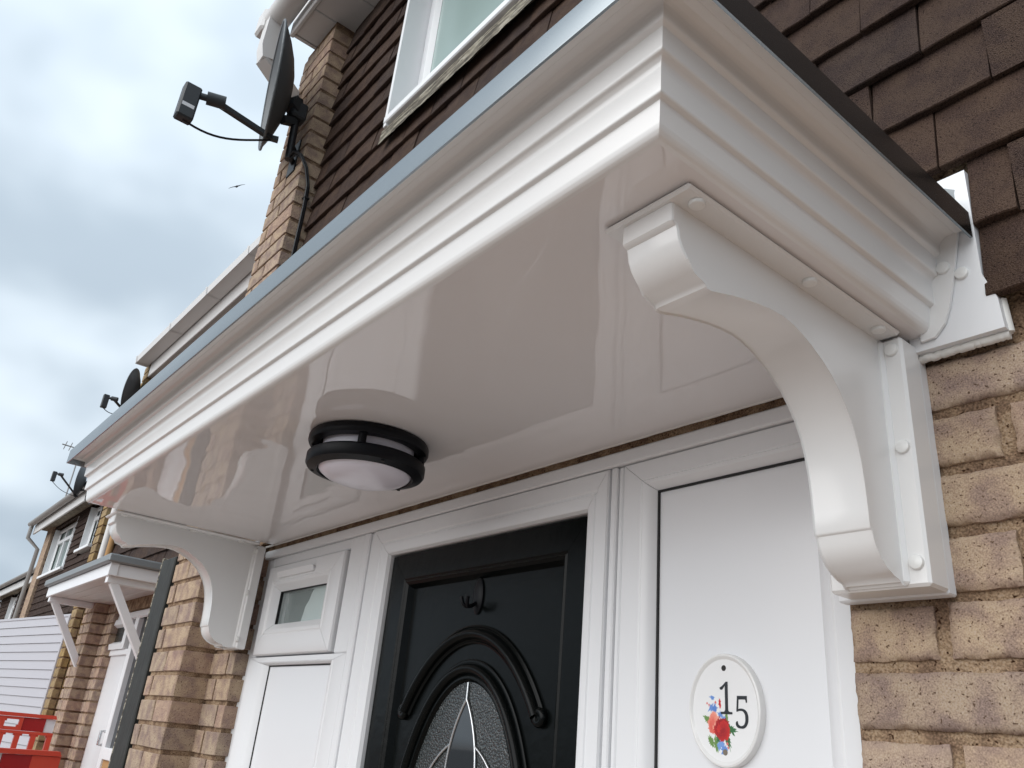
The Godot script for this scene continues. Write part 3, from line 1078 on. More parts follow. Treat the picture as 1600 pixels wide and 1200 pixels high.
func build_door() -> void:
	var d := thing("front_door", "black panelled front door with leaded oval glass and arched moulding", "door", Y(-1.45, -1.58, -0.07))
	var cx := -1.45
	var cy := -0.28
	var leaf := MB.new()
	leaf.box(Y(-1.800, -1.575, -0.110), Y(-1.096, 0.418, -0.066))
	part(leaf, "leaf", M.black, d)
	frame_ring(d, -1.8055, -1.0935, -1.578, 0.4215, [0.092, 0.086, 0.080, 0.11], [[0, -0.11], [0, -0.052], [0.03, -0.048], [0.72, -0.048], [0.76, -0.050], [0.82, -0.048], [0.90, -0.052], [1.0, -0.0665], [1.0, -0.11]], M.black, ["stile", "rail", "stile", "rail"])
	var bead := []
	for i in 13:
		var a := PI * i / 12.0
		bead.append([-cos(a) * 0.0085, sin(a) * 0.0105])
	var arch_prof := [[-0.0200, -0.001], [-0.0190, 0.005], [-0.0155, 0.0065], [-0.0135, 0.005]]
	for i in 9:
		var a := PI * i / 8.0
		arch_prof.append([-cos(a) * 0.0115, 0.006 + sin(a) * 0.015])
	arch_prof.append_array([[0.0135, 0.005], [0.0155, 0.0065], [0.0190, 0.005], [0.0200, -0.001]])
	var z := -0.066
	var t := acos((0.060 - cy) / 0.498)
	part(ellipse_sweep(cx, cy, 0.310, 0.498, z, arch_prof, -t, t, 72, false), "arch_moulding", M.black, d)
	for sg in [-1.0, 1.0]:
		var e := ell(cx, cy, 0.310, 0.498, t * sg)
		var sc := MB.new()
		var path := []
		for i in 16:
			var a := i / 15.0 * TAU * 0.86
			path.append(Y(e.x + sg * (0.004 - 0.010 * cos(a) + 0.003), e.y - 0.010 * sin(a) - 0.001, z + 0.006))
		sc.tube(path, 0.0085, 10)
		part(sc, "scroll_end", M.black, d)
		sc = MB.new()
		sc.lathe([[0.0145, -0.002], [0.0145, 0.006], [0.010, 0.012], [0.0005, 0.0135]], Vector3.ZERO, 18)
		put(sc.mesh(), "scroll_boss", M.black, d, Y(e.x + sg * 0.009, e.y - 0.003, z), Basis(Vector3.RIGHT, PI * 0.5))
	var op := [[0.046, -0.001], [0.045, 0.005], [0.041, 0.007], [0.038, 0.006]]
	for i in 9:
		var a := PI * i / 8.0
		op.append([0.026 + cos(a) * 0.0105, 0.006 + sin(a) * 0.013])
	op.append_array([[0.0135, 0.007], [0.0105, 0.0095], [0.006, 0.009], [0.003, 0.004], [0.0, -0.001], [-0.002, -0.006]])
	part(ellipse_sweep(cx, cy, 0.203, 0.402, z, op, 0.0, TAU, 112, true), "oval_moulding", M.black, d)
	# leaded glass: obscure panes round a clear bevelled lens
	var gl := holder("oval_light", d, Y(cx, cy, z))
	var g := MB.new()
	var ring := []
	for i in 72:
		var q := ell(cx, cy, 0.203, 0.402, TAU * i / 72.0)
		ring.append(Y(q.x, q.y, z + 0.0015))
	g.cap(ring, Vector3.BACK)
	part(g, "obscure_pane", M.glass_obscure, gl)
	var lens := []
	var L := []
	for i in 25:
		var u := i / 24.0
		L.append(Vector2(0.050 * sin(PI * pow(u, 0.86)), lerpf(0.088, -0.24, u)))
	for p in L:
		lens.append(Y(cx + p.x, p.y, z + 0.003))
	for i in range(23, 0, -1):
		lens.append(Y(cx - L[i].x, L[i].y, z + 0.003))
	g = MB.new()
	g.cap(lens, Vector3.BACK)
	part(g, "clear_pane", M.glass_dark, gl)
	for sg in [-1.0, 1.0]:
		var path := []
		for p in L:
			path.append(Y(cx + sg * p.x, p.y, z + 0.004))
		g = MB.new()
		g.tube(path, 0.0026, 7)
		part(g, "lead_came", M.came, gl)
		path = []
		for i in 15:
			var u := i / 14.0
			path.append(Y(cx + sg * (0.043 + 0.115 * sin(u * PI * 0.5)), lerpf(0.0, -0.22, u * u * 0.6 + u * 0.4), z + 0.004))
		g = MB.new()
		g.tube(path, 0.0024, 7)
		part(g, "lead_came", M.came, gl)
	g = MB.new()
	g.tube([Y(cx, 0.121, z + 0.004), Y(cx, 0.088, z + 0.004)], 0.0026, 7)
	part(g, "lead_came", M.came, gl)

func build_hook() -> void:
	var x := -1.449
	var z := -0.066
	var h := thing("door_hook", "small black wreath hook stuck near top of black door", "hook", Y(x, 0.26, z))
	var R := []
	for k in [[1.0, 0.0], [1.0, 0.0035], [0.82, 0.0062], [0.4, 0.0078], [0.02, 0.008]]:
		var ring := []
		for i in 32:
			var a := TAU * i / 32.0
			ring.append(Y(x + cos(a) * 0.017 * k[0], 0.298 + sin(a) * 0.039 * k[0], z + k[1]))
		R.append(ring)
	var s := MB.new()
	s.grid(R, 40.0, true)
	part(s, "back_plate", M.black_lamp, h)
	for sg in [-1.0, 1.0]:
		var path := []
		for i in 13:
			var u := i / 12.0
			path.append(Y(x + sg * 0.012 * pow(u, 1.6), 0.283 - 0.021 * sin(u * PI * 0.62) + 0.028 * u * u, z + 0.006 + 0.032 * sin(u * PI * 0.5)))
		s = MB.new()
		s.tube(path, 0.0042, 8)
		part(s, "prong", M.black_lamp, h)

# ---------------------------------------------------------------- house number plaque
func disc_uv(cx: float, cy: float, a: float, b: float, z: float) -> ArrayMesh:
	var arr := []
	arr.resize(Mesh.ARRAY_MAX)
	var v := PackedVector3Array([Y(cx, cy, z)])
	var n := PackedVector3Array([Vector3.BACK])
	var uv := PackedVector2Array([Vector2(0.5, 0.5)])
	var tg := PackedFloat32Array([1, 0, 0, 1])
	var ix := PackedInt32Array()
	for i in 73:
		var t := TAU * i / 72.0
		v.append(Y(cx + a * cos(t), cy + b * sin(t), z))
		n.append(Vector3.BACK)
		uv.append(Vector2(0.5 + 0.5 * cos(t), 0.5 - 0.5 * sin(t)))
		tg.append_array(PackedFloat32Array([1, 0, 0, 1]))
		if i > 0:
			ix.append_array(PackedInt32Array([0, i + 1, i]))
	arr[Mesh.ARRAY_VERTEX] = v
	arr[Mesh.ARRAY_NORMAL] = n
	arr[Mesh.ARRAY_TEX_UV] = uv
	arr[Mesh.ARRAY_TANGENT] = tg
	arr[Mesh.ARRAY_INDEX] = ix
	var m := ArrayMesh.new()
	m.add_surface_from_arrays(Mesh.PRIMITIVE_TRIANGLES, arr)
	return m

func blot(im: Image, cx: float, cy: float, rx: float, ry: float, rot: float, c: Color, rag := 0.12, seed_ := 1) -> void:   # one printed petal or leaf
	var ns := noise(seed_, 1.2, 2)
	var r := int(maxf(rx, ry) * 1.5) + 1
	for y in range(int(cy) - r, int(cy) + r):
		for x in range(int(cx) - r, int(cx) + r):
			if x < 0 or y < 0 or x >= im.get_width() or y >= im.get_height():
				continue
			var d := Vector2(x - cx, y - cy).rotated(-rot)
			var q := Vector2(d.x / rx, d.y / ry)
			var e := q.length() * (1.0 + rag * ns.get_noise_2d(cos(q.angle()) * 2.0, sin(q.angle()) * 2.0) * 2.0)
			if e < 1.0:
				var k := clampf((1.0 - e) * 6.0, 0.0, 1.0)
				im.set_pixel(x, y, im.get_pixel(x, y).lerp(c, k))

func build_plaque() -> void:
	var cx := -0.792
	var cy := 0.0815
	var A := 0.0640
	var B := 0.0785
	var z := -0.0565
	var p := thing("house_number_plaque", "oval white ceramic plaque with number 15 and red roses", "house number", Y(cx, cy - B, z))
	var R := []
	for k in [[1.0, 0.0], [1.0, 0.0085], [0.985, 0.0118], [0.955, 0.0128], [0.925, 0.0118], [0.905, 0.0100], [0.89, 0.0095]]:
		var ring := []
		for i in 72:
			var t := TAU * i / 72.0
			ring.append(Y(cx + A * k[0] * cos(t), cy + B * k[0] * sin(t), z + k[1]))
		R.append(ring)
	var s := MB.new()
	s.grid(R, 40.0, true)
	part(s, "rim", M.plaque, p)
	# printed face: a spray of roses, bells and leaves
	var W := 384
	var im := Image.create(W, W, false, Image.FORMAT_RGB8)
	im.fill(Color(0.925, 0.925, 0.925))
	var g1 := Color(0.22, 0.42, 0.24)
	var g2 := Color(0.42, 0.56, 0.30)
	for q in [[225, 265, 34, 15, 0.15, g1], [206, 300, 14, 34, -0.35, g1], [200, 228, 12, 24, 0.2, g2], [88, 232, 24, 13, 0.5, g2], [110, 312, 26, 13, 0.9, g2], [140, 320, 12, 32, -0.2, g2], [158, 300, 16, 20, 0.2, g1]]:
		blot(im, q[0], q[1], q[2], q[3], q[4], q[5], 0.25, int(q[0]))
	var bl := Color(0.36, 0.52, 0.80)
	for q in [[118, 148, 15, 8], [112, 186, 14, 15], [132, 190, 15, 16], [166, 212, 15, 10], [185, 226, 12, 9], [170, 316, 17, 18], [158, 330, 13, 12], [190, 342, 19, 16], [178, 300, 10, 12]]:
		blot(im, q[0], q[1], q[2], q[3], 0.2, bl.lerp(Color(0.62, 0.74, 0.92), float(int(q[0]) % 3) * 0.22), 0.3, int(q[1]))
	blot(im, 164, 170, 7, 19, -0.1, Color(0.78, 0.16, 0.16), 0.2, 3)
	for q in [[86, 170, 5, 4], [138, 166, 6, 5], [205, 318, 7, 6], [210, 332, 5, 5], [98, 176, 4, 5]]:
		blot(im, q[0], q[1], q[2], q[3], 0.0, Color(0.86, 0.45, 0.42), 0.3, 5)
	for i in 26:                                   # pale rose, petal upon petal
		var a := i * 2.4
		var r := 36.0 * sqrt(1.0 - i / 26.0)
		blot(im, 126 + cos(a) * r * 0.75, 244 + sin(a) * r, 15, 10, a + 1.5, Color(0.86, 0.33, 0.28).lerp(Color(0.97, 0.72, 0.62), fmod(i * 0.37, 1.0)), 0.3, i)
	for i in 30:                                   # red rose in front of it
		var a := i * 2.4 + 0.7
		var r := 40.0 * sqrt(1.0 - i / 30.0)
		blot(im, 176 + cos(a) * r, 266 + sin(a) * r * 0.92, 17, 10, a + 1.4, Color(0.80, 0.16, 0.13).lerp(Color(0.60, 0.07, 0.09), fmod(i * 0.41, 1.0)), 0.3, i + 50)
	var fm := mat(Color.WHITE, 0.12)
	fm.albedo_texture = ImageTexture.create_from_image(im)
	put(disc_uv(cx, cy, A * 0.892, B * 0.892, z + 0.0096), "printed_face", fm, p)
	var font := SystemFont.new()
	font.font_names = PackedStringArray(["Droid Serif"])
	for q in [["1", 0.0035, 0.0095, 0.0], ["5", 0.0315, -0.0090, 0.0]]:
		var tm := TextMesh.new()
		tm.text = q[0]
		tm.font = font
		tm.font_size = 64
		tm.pixel_size = 0.00095
		tm.depth = 0.0006
		put(tm, "numeral", M.ink, p, Y(cx + q[1], cy + q[2] + 0.005, z + 0.0101), Basis.from_scale(Vector3(0.84, 1.0, 1.0)))
	for sy in [1.0, -1.0]:
		s = MB.new()
		s.lathe([[0.0042, 0.0], [0.0034, 0.0009], [0.0026, 0.0009], [0.0001, 0.0006]], Vector3.ZERO, 18)
		put(s.mesh(), "screw_hole", M.hole_dark if sy > 0 else M.hole, p, Y(cx, cy + sy * 0.0575, z + 0.0097), Basis(Vector3.RIGHT, PI * 0.5))

# ---------------------------------------------------------------- satellite dishes and cables
func build_dish(label: String, c: Vector3, k: float, n: Vector3, lnb: Vector3, pole_top: Vector3, pole_bot: Vector3, wall: Vector3, full: bool) -> void:
	var d := thing("satellite_dish", label, "satellite dish", wall, "satellite dishes on the terrace")
	n = n.normalized()
	var side := Vector3.UP.cross(n).normalized()
	var up := n.cross(side).normalized()
	var R := []
	var steps := [0.0, 0.25, 0.5, 0.72, 0.88, 0.97, 1.0]
	for pass_ in 2:
		var rows := []
		var order := steps if pass_ == 0 else steps
		for r in order:
			var ring := []
			for i in 48:
				var a := TAU * i / 48.0
				ring.append(c + side * (0.255 * k * r * cos(a)) + up * (0.285 * k * r * sin(a)) - n * (0.085 * k * (1.0 - r * r) + 0.004 * pass_))
			rows.append(ring)
		R.append(rows)
	var s := MB.new()
	s.grid(R[0], 60.0, true)
	s.grid(R[1], 60.0, true)
	s.grid([R[0][6], R[1][6]], 60.0, true)
	part(s, "reflector", M.dish, d)
	s = MB.new()
	var lip := []
	for i in 49:
		var a := TAU * i / 48.0
		lip.append(c + side * (0.256 * k * cos(a)) + up * (0.286 * k * sin(a)) - n * 0.003)
	s.tube(lip, 0.006 * k, 6)
	part(s, "rim", M.dish, d)
	# feed arm, horn and the block that hangs from it
	var foot := c - up * 0.27 * k - n * 0.03 * k
	var toward := (lnb - foot)
	s = MB.new()
	s.tube([foot - n * 0.03 * k, foot, lnb - toward.normalized() * 0.02 * k], 0.0105 * k, 4, 30.0, true)
	part(s, "feed_arm", M.dish_dark, d)
	s = MB.new()
	s.tube([lnb - n * 0.05 * k, lnb - n * 0.035 * k, lnb, lnb + n * 0.02 * k], 0.026 * k, 16)
	s.tube([lnb + n * 0.02 * k, lnb + n * 0.06 * k], 0.014 * k, 10)
	part(s, "feed_horn", M.dish_dark, d)
	var bc := lnb + n * 0.078 * k - Vector3(0, 0.050 * k, 0)
	s = MB.new()
	s.cham(-Vector3(0.026, 0.080, 0.032) * k, Vector3(0.026, 0.080, 0.032) * k, 0.006 * k)
	put(s.mesh(), "receiver_block", M.dish_dark, d, bc)
	if full:
		s = MB.new()
		s.box(Vector3(0.0258, -0.034, -0.022), Vector3(0.0266, -0.018, 0.024))
		put(s.mesh(), "label_strip", M.reflect_white, d, bc)
	var lead := []
	for i in 15:
		var u := i / 14.0
		lead.append((bc - Vector3(0, 0.080 * k, 0)).lerp(foot + Vector3(0, -0.012, 0) * k, u) - Vector3(0, 0.055 * k * sin(u * PI) * (1.0 - 0.5 * u), 0))
	s = MB.new()
	s.tube(lead, 0.0045 * k, 6)
	part(s, "feed_lead", M.cable, d)
	# pole, clamp and wall plate
	s = MB.new()
	s.tube([pole_top, pole_bot], 0.017 * k, 10)
	part(s, "pole", M.cable, d)
	s = MB.new()
	var back := c - n * 0.085 * k
	var pm := pole_top.lerp(pole_bot, 0.2)
	s.tube([back - up * 0.05 * k, pm], 0.030 * k, 4, 30.0, true)
	s.tube([back - up * 0.16 * k - n * -0.02 * k, pm - Vector3(0, 0.06 * k, 0)], 0.016 * k, 4, 30.0, true)
	s.cham(pm - Vector3(0.035, 0.05, 0.035) * k, pm + Vector3(0.035, 0.035, 0.035) * k, 0.008 * k)
	part(s, "clamp", M.dish_dark, d)
	s = MB.new()
	var pl := pole_bot.lerp(pole_top, 0.25)
	s.tube([pole_bot + Vector3(0, 0.02, 0), Vector3(pole_bot.x - 0.05 * k, pole_bot.y + 0.03, wall.z)], 0.013 * k, 8)
	s.tube([pl, Vector3(pl.x - 0.05 * k, pl.y, wall.z)], 0.013 * k, 8)
	s.cham(Vector3(pl.x - 0.09 * k, pole_bot.y - 0.03, wall.z - 0.001), Vector3(pl.x - 0.01 * k, pl.y + 0.06, wall.z + 0.006), 0.002)
	part(s, "wall_plate", M.cable, d)

func build_cables() -> void:
	var d := thing("aerial_cable", "bundle of black coaxial cables running down beside the brick pier", "cable", Y(-2.78, 1.4, 0.05))
	for q in [[0.0, 0.0], [0.011, 0.006], [0.004, 0.014]]:
		var path := []
		for p in [[-2.85, 2.20, 0.135], [-2.815, 2.215, 0.128], [-2.79, 2.195, 0.105], [-2.779, 2.14, 0.075], [-2.776, 2.06, 0.052], [-2.776, 1.95, 0.047], [-2.776, 1.8, 0.046], [-2.776, 1.6, 0.046], [-2.776, 1.35, 0.046]]:
			path.append(Y(p[0] + q[0] * 0.5, p[1] + q[1], p[2] + q[0]))
		var s := MB.new()
		s.tube(path, 0.0048, 7)
		part(s, "strand", M.cable, d)
	for y in [2.0, 1.7]:
		var s := MB.new()
		s.cham(Y(-2.788, y, 0.040), Y(-2.764, y + 0.008, 0.066), 0.002)
		part(s, "clip", M.cable, d)

# ---------------------------------------------------------------- the houses further along
func simple_window(hs: Node3D, x0: float, x1: float, y0: float, y1: float, z: float, cols: int, reveal := 0.08) -> void:
	var wn := holder("window", hs, Y((x0 + x1) / 2.0, y0, z))
	for x in [x0, x1 - 0.02]:
		var r := MB.new()
		r.box(Y(x, y0, z - reveal), Y(x + 0.02, y1, z + 0.02))
		part(r, "reveal_board", M.upvc, wn)
	frame_ring(wn, x0 + 0.02, x1 - 0.02, y0, y1, [0.06, 0.06, 0.06, 0.06], [[0, z - reveal - 0.04], [0, z - reveal + 0.02], [0.7, z - reveal + 0.02], [1, z - reveal]], M.upvc, ["jamb", "head", "jamb", "cill"])
	var w := (x1 - x0 - 0.16) / cols
	for i in cols:
		var a := x0 + 0.08 + w * i
		if i > 0:
			var b := MB.new()
			b.box(Y(a - 0.035, y0 + 0.06, z - reveal - 0.03), Y(a + 0.035, y1 - 0.06, z - reveal + 0.018))
			part(b, "mullion", M.upvc, wn)
		var g := MB.new()
		g.box(Y(a, y0 + 0.05, z - reveal - 0.025), Y(a + w, y1 - 0.05, z - reveal - 0.018))
		part(g, "pane", M.glass_window, wn)
	var tr := MB.new()
	tr.box(Y(x0 + 0.08, lerpf(y0, y1, 0.68), z - reveal - 0.02), Y(x1 - 0.08, lerpf(y0, y1, 0.68) + 0.06, z - reveal + 0.019))
	part(tr, "transom", M.upvc, wn)
	var s := MB.new()
	s.cham(Y(x0 - 0.04, y0 - 0.05, z - 0.05), Y(x1 + 0.04, y0 - 0.002, z + 0.07), 0.006)
	part(s, "sill", M.upvc, wn)

func lap_strips(parent: Node3D, x0: float, x1: float, y0: float, y1: float, z: float, holes: Array) -> void:   # far tile hanging: one lapped course after another, too fine to pick the tiles apart
	var s := MB.new()
	var y := y0
	while y < y1:
		var spans := [[x0, x1]]
		for h in holes:
			if y + 0.1 > h[2] and y < h[3]:
				var nx := []
				for sp in spans:
					if h[1] <= sp[0] or h[0] >= sp[1]:
						nx.append(sp)
					else:
						if h[0] > sp[0]: nx.append([sp[0], h[0]])
						if h[1] < sp[1]: nx.append([h[1], sp[1]])
				spans = nx
		for sp in spans:
			var x: float = sp[0]
			while x < sp[1] - 0.01:
				var e := minf(x + 0.166, sp[1])
				var dz := rng.randf_range(-0.003, 0.003)
				s.hexa([Y(x, y, z - 0.02), Y(e - 0.003, y, z - 0.02), Y(e - 0.003, y + 0.115, z - 0.02), Y(x, y + 0.115, z - 0.02),
					Y(x, y, z + 0.022 + dz), Y(e - 0.003, y, z + 0.022 + dz), Y(e - 0.003, y + 0.115, z + 0.004), Y(x, y + 0.115, z + 0.004)])
				x = e
		y += 0.1083
	var o := part(s, "tile_hanging", M.tile[1], parent)
	o.set_meta("kind", "stuff")

func build_second_house() -> void:
	var hs := thing("terraced_house", "next terrace house set back beyond the brick pier, with white flat canopy", "house", Y(-5.4, -1.6, -0.7))
	var w := MB.new()
	w.box(Y(-7.65, -1.3, -0.95), Y(-6.62, 3.0, -0.592))
	w.box(Y(-6.62, 0.66, -0.95), Y(-3.1, 3.0, -0.592))
	w.box(Y(-5.58, -1.3, -0.95), Y(-3.1, 0.66, -0.592))
	w.box(Y(-6.62, -1.3, -0.95), Y(-5.58, 0.66, -0.80))
	w.box(Y(-7.08, -1.3, -0.95), Y(-6.84, 0.80, -0.488))
	w.box(Y(-7.66, -1.3, -1.6), Y(-7.51, 3.0, -0.508))
	part(w, "mortar_wall", M.mortar, hs)
	var rest := MB.new()
	for c in courses(-0.75, 0.76):
		var y: float = c[0]
		var half: int = posmod(c[1], 2)
		var y1 := y + 0.0635
		add_brick(hs, rest, Y(-7.10, y, -0.62), Y(-7.02 if half == 1 else -6.97, y1, -0.48), M.brick)
		add_brick(hs, rest, Y(-7.01 if half == 1 else -6.96, y, -0.62), Y(-6.828, y1, -0.48), M.brick)
		add_brick(hs, rest, Y(-6.826, y, -0.66), Y(-6.73, y1, -0.58), M.brick)
		add_brick(hs, rest, Y(-6.72, y, -0.66), Y(-6.615, y1, -0.58), M.brick)
	for c in courses(-0.75, 2.92):
		var y: float = c[0]
		var half: int = posmod(c[1], 2)
		var y1 := y + 0.0635
		add_brick(hs, rest, Y(-7.665, y, -0.55), Y(-7.495, y1, -0.50), M.brick_yellow)
		if half == 1:
			add_brick(hs, rest, Y(-7.6, y, -0.66), Y(-7.493, y1, -0.557), M.brick_yellow)
		else:
			add_brick(hs, rest, Y(-7.6, y, -0.60), Y(-7.493, y1, -0.557), M.brick_yellow)
			add_brick(hs, rest, Y(-7.6, y, -0.70), Y(-7.493, y1, -0.61), M.brick_yellow)
	for c in courses(-1.25, 0.70):                     # the rest of the ground floor wall, hidden from the door of the near house
		var x := -5.58 - (0.11 if posmod(c[1], 2) == 1 else 0.0)
		while x < -3.15:
			rest.box(Y(maxf(x, -5.58), c[0], -0.62), Y(minf(x + 0.215, -3.12), c[0] + 0.0635, -0.58))
			x += 0.2265
	part(rest, "brickwork", M.brick[0], hs).set_meta("kind", "stuff")
	hang_tiles(hs, -7.49, -3.12, 0.80, 20, -0.555, [], -3.2)
	# door and side light under its canopy
	var dr := holder("door", hs, Y(-6.3, -1.3, -0.62))
	frame_ring(dr, -6.75, -5.6, -1.3, 0.655, [0.07, 0.05, 0.06, 0.05], [[0, -0.70], [0, -0.615], [0.8, -0.612], [1, -0.625]], M.upvc, ["jamb", "head", "jamb", "threshold"])
	var s := MB.new()
	s.box(Y(-6.69, -1.28, -0.68), Y(-6.16, 0.37, -0.634))
	part(s, "leaf", M.panel, dr)
	s = MB.new()
	s.cham(Y(-6.16, -1.28, -0.68), Y(-6.09, 0.61, -0.615), 0.004)
	part(s, "mullion", M.upvc, dr)
	s = MB.new()
	s.cham(Y(-6.69, 0.365, -0.68), Y(-6.16, 0.405, -0.618), 0.004)
	part(s, "transom", M.upvc, dr)
	s = MB.new()
	s.box(Y(-6.09, -0.21, -0.66), Y(-5.65, 0.61, -0.650))
	part(s, "pane", M.glass_dark, dr)
	s = MB.new()
	s.cham(Y(-6.09, -0.28, -0.68), Y(-5.65, -0.21, -0.615), 0.004)
	part(s, "transom", M.upvc, dr)
	s = MB.new()
	s.box(Y(-6.09, -1.28, -0.68), Y(-5.65, -0.28, -0.63))
	part(s, "infill_panel", M.cardboard, dr)
	s = MB.new()
	s.tube([Y(-6.20, -0.20, -0.632), Y(-6.20, -0.20, -0.60), Y(-6.20, -0.12, -0.60), Y(-6.20, -0.12, -0.632)], 0.011, 8)
	part(s, "handle", M.came, dr)
	var wn := holder("window", hs, Y(-6.45, 0.4, -0.62))
	frame_ring(wn, -6.72, -6.24, 0.405, 0.615, [0.085, 0.055, 0.085, 0.055], [[0, -0.66], [0, -0.602], [0.7, -0.598], [1, -0.625]], M.upvc, ["sash_stile", "sash_rail", "sash_stile", "sash_rail"])
	s = MB.new()
	s.box(Y(-6.64, 0.455, -0.64), Y(-6.32, 0.565, -0.63))
	part(s, "pane", M.glass_obscure, wn)
	# eaves
	s = MB.new()
	s.cham(Y(-7.45, 2.80, -0.52), Y(-3.12, 2.96, -0.495), 0.004)
	part(s, "fascia_board", M.old_white, hs)
	s = MB.new()
	s.box(Y(-7.44, 2.80, -0.62), Y(-3.12, 2.815, -0.521))
	part(s, "soffit_board", M.old_white, hs)
	s = MB.new()
	gutter_shape(s, -7.55, -3.12, 2.985, -0.432, true)
	var gu := part(s, "gutter", M.old_white, hs)
	for x in [-7.53, -6.6, -5.75, -4.95, -4.1]:
		s = MB.new()
		var R := [[], []]
		for q in [[0.064, 0.008], [0.055, -0.062], [-0.058, -0.062], [-0.064, 0.008]]:
			for k in 2:
				R[k].append(Y(x + 0.03 * k, 2.985 + q[1], -0.432 + q[0]))
		s.grid(R, 20.0)
		part(s, "gutter_bracket", M.old_white, gu)
	s = MB.new()
	s.hexa([Y(-7.6, 3.7, -2.0), Y(-3.1, 3.7, -2.0), Y(-3.1, 3.8, -2.0), Y(-7.6, 3.8, -2.0), Y(-7.6, 2.99, -0.46), Y(-3.1, 2.99, -0.46), Y(-3.1, 3.03, -0.46), Y(-7.6, 3.03, -0.46)])
	part(s, "roof", M.roof, hs)
	for q in [[-7.28, -0.52, 0.030], [-7.17, -0.54, 0.026]]:
		s = MB.new()
		s.tube([Y(q[0], 2.7, q[1]), Y(q[0], 0.88, q[1])], q[2], 10)
		part(s, "downpipe", M.old_white if q[2] > 0.028 else M.cardboard, hs)

func build_flat_canopy() -> void:
	var cn := thing("flat_canopy", "plain white flat canopy with grey edge over the neighbour's door", "canopy", Y(-6.1, 0.735, -0.6))
	var x0 := -6.99
	var x1 := -5.27
	var z1 := -0.165
	for i in 5:
		var a := -0.59 + 0.083 * i
		var s := MB.new()
		s.cham(Y(x0 + 0.02, 0.738, a), Y(x1 - 0.02, 0.748, a + 0.080), 0.003)
		part(s, "soffit_plank", M.old_white, cn)
	var f := MB.new()
	f.cham(Y(x0, 0.733, z1 - 0.02), Y(x1, 0.806, z1), 0.003)
	part(f, "fascia", M.upvc, cn)
	for x in [x0, x1 - 0.02]:
		f = MB.new()
		f.cham(Y(x, 0.733, -0.595), Y(x + 0.02, 0.806, z1 - 0.021), 0.003)
		part(f, "side_fascia", M.upvc, cn)
	f = MB.new()
	f.cham(Y(x1 - 0.001, 0.733, z1 - 0.045), Y(x1 + 0.006, 0.808, z1 + 0.006), 0.002)
	part(f, "corner_trim", M.upvc, cn)
	f = MB.new()
	f.cham(Y(x0 - 0.03, 0.807, -0.6), Y(x1 + 0.03, 0.856, z1 + 0.03), 0.008)
	part(f, "roof_edge", M.lead, cn)
	for x in [-6.93, -5.36]:
		var b := holder("gallows_bracket", cn, Y(x, 0.1, -0.58))
		f = MB.new()
		f.cham(Y(x, 0.695, -0.575), Y(x + 0.05, 0.737, z1 - 0.01), 0.003)
		part(f, "rail", M.upvc, b)
		f = MB.new()
		f.cham(Y(x, 0.10, -0.579), Y(x + 0.05, 0.694, -0.535), 0.003)
		part(f, "post", M.upvc, b)
		f = MB.new()
		f.tube([Y(x + 0.025, 0.705, z1 - 0.05), Y(x + 0.025, 0.225, -0.54)], 0.022, 4, 30.0, true)
		part(f, "strut", M.upvc, b)

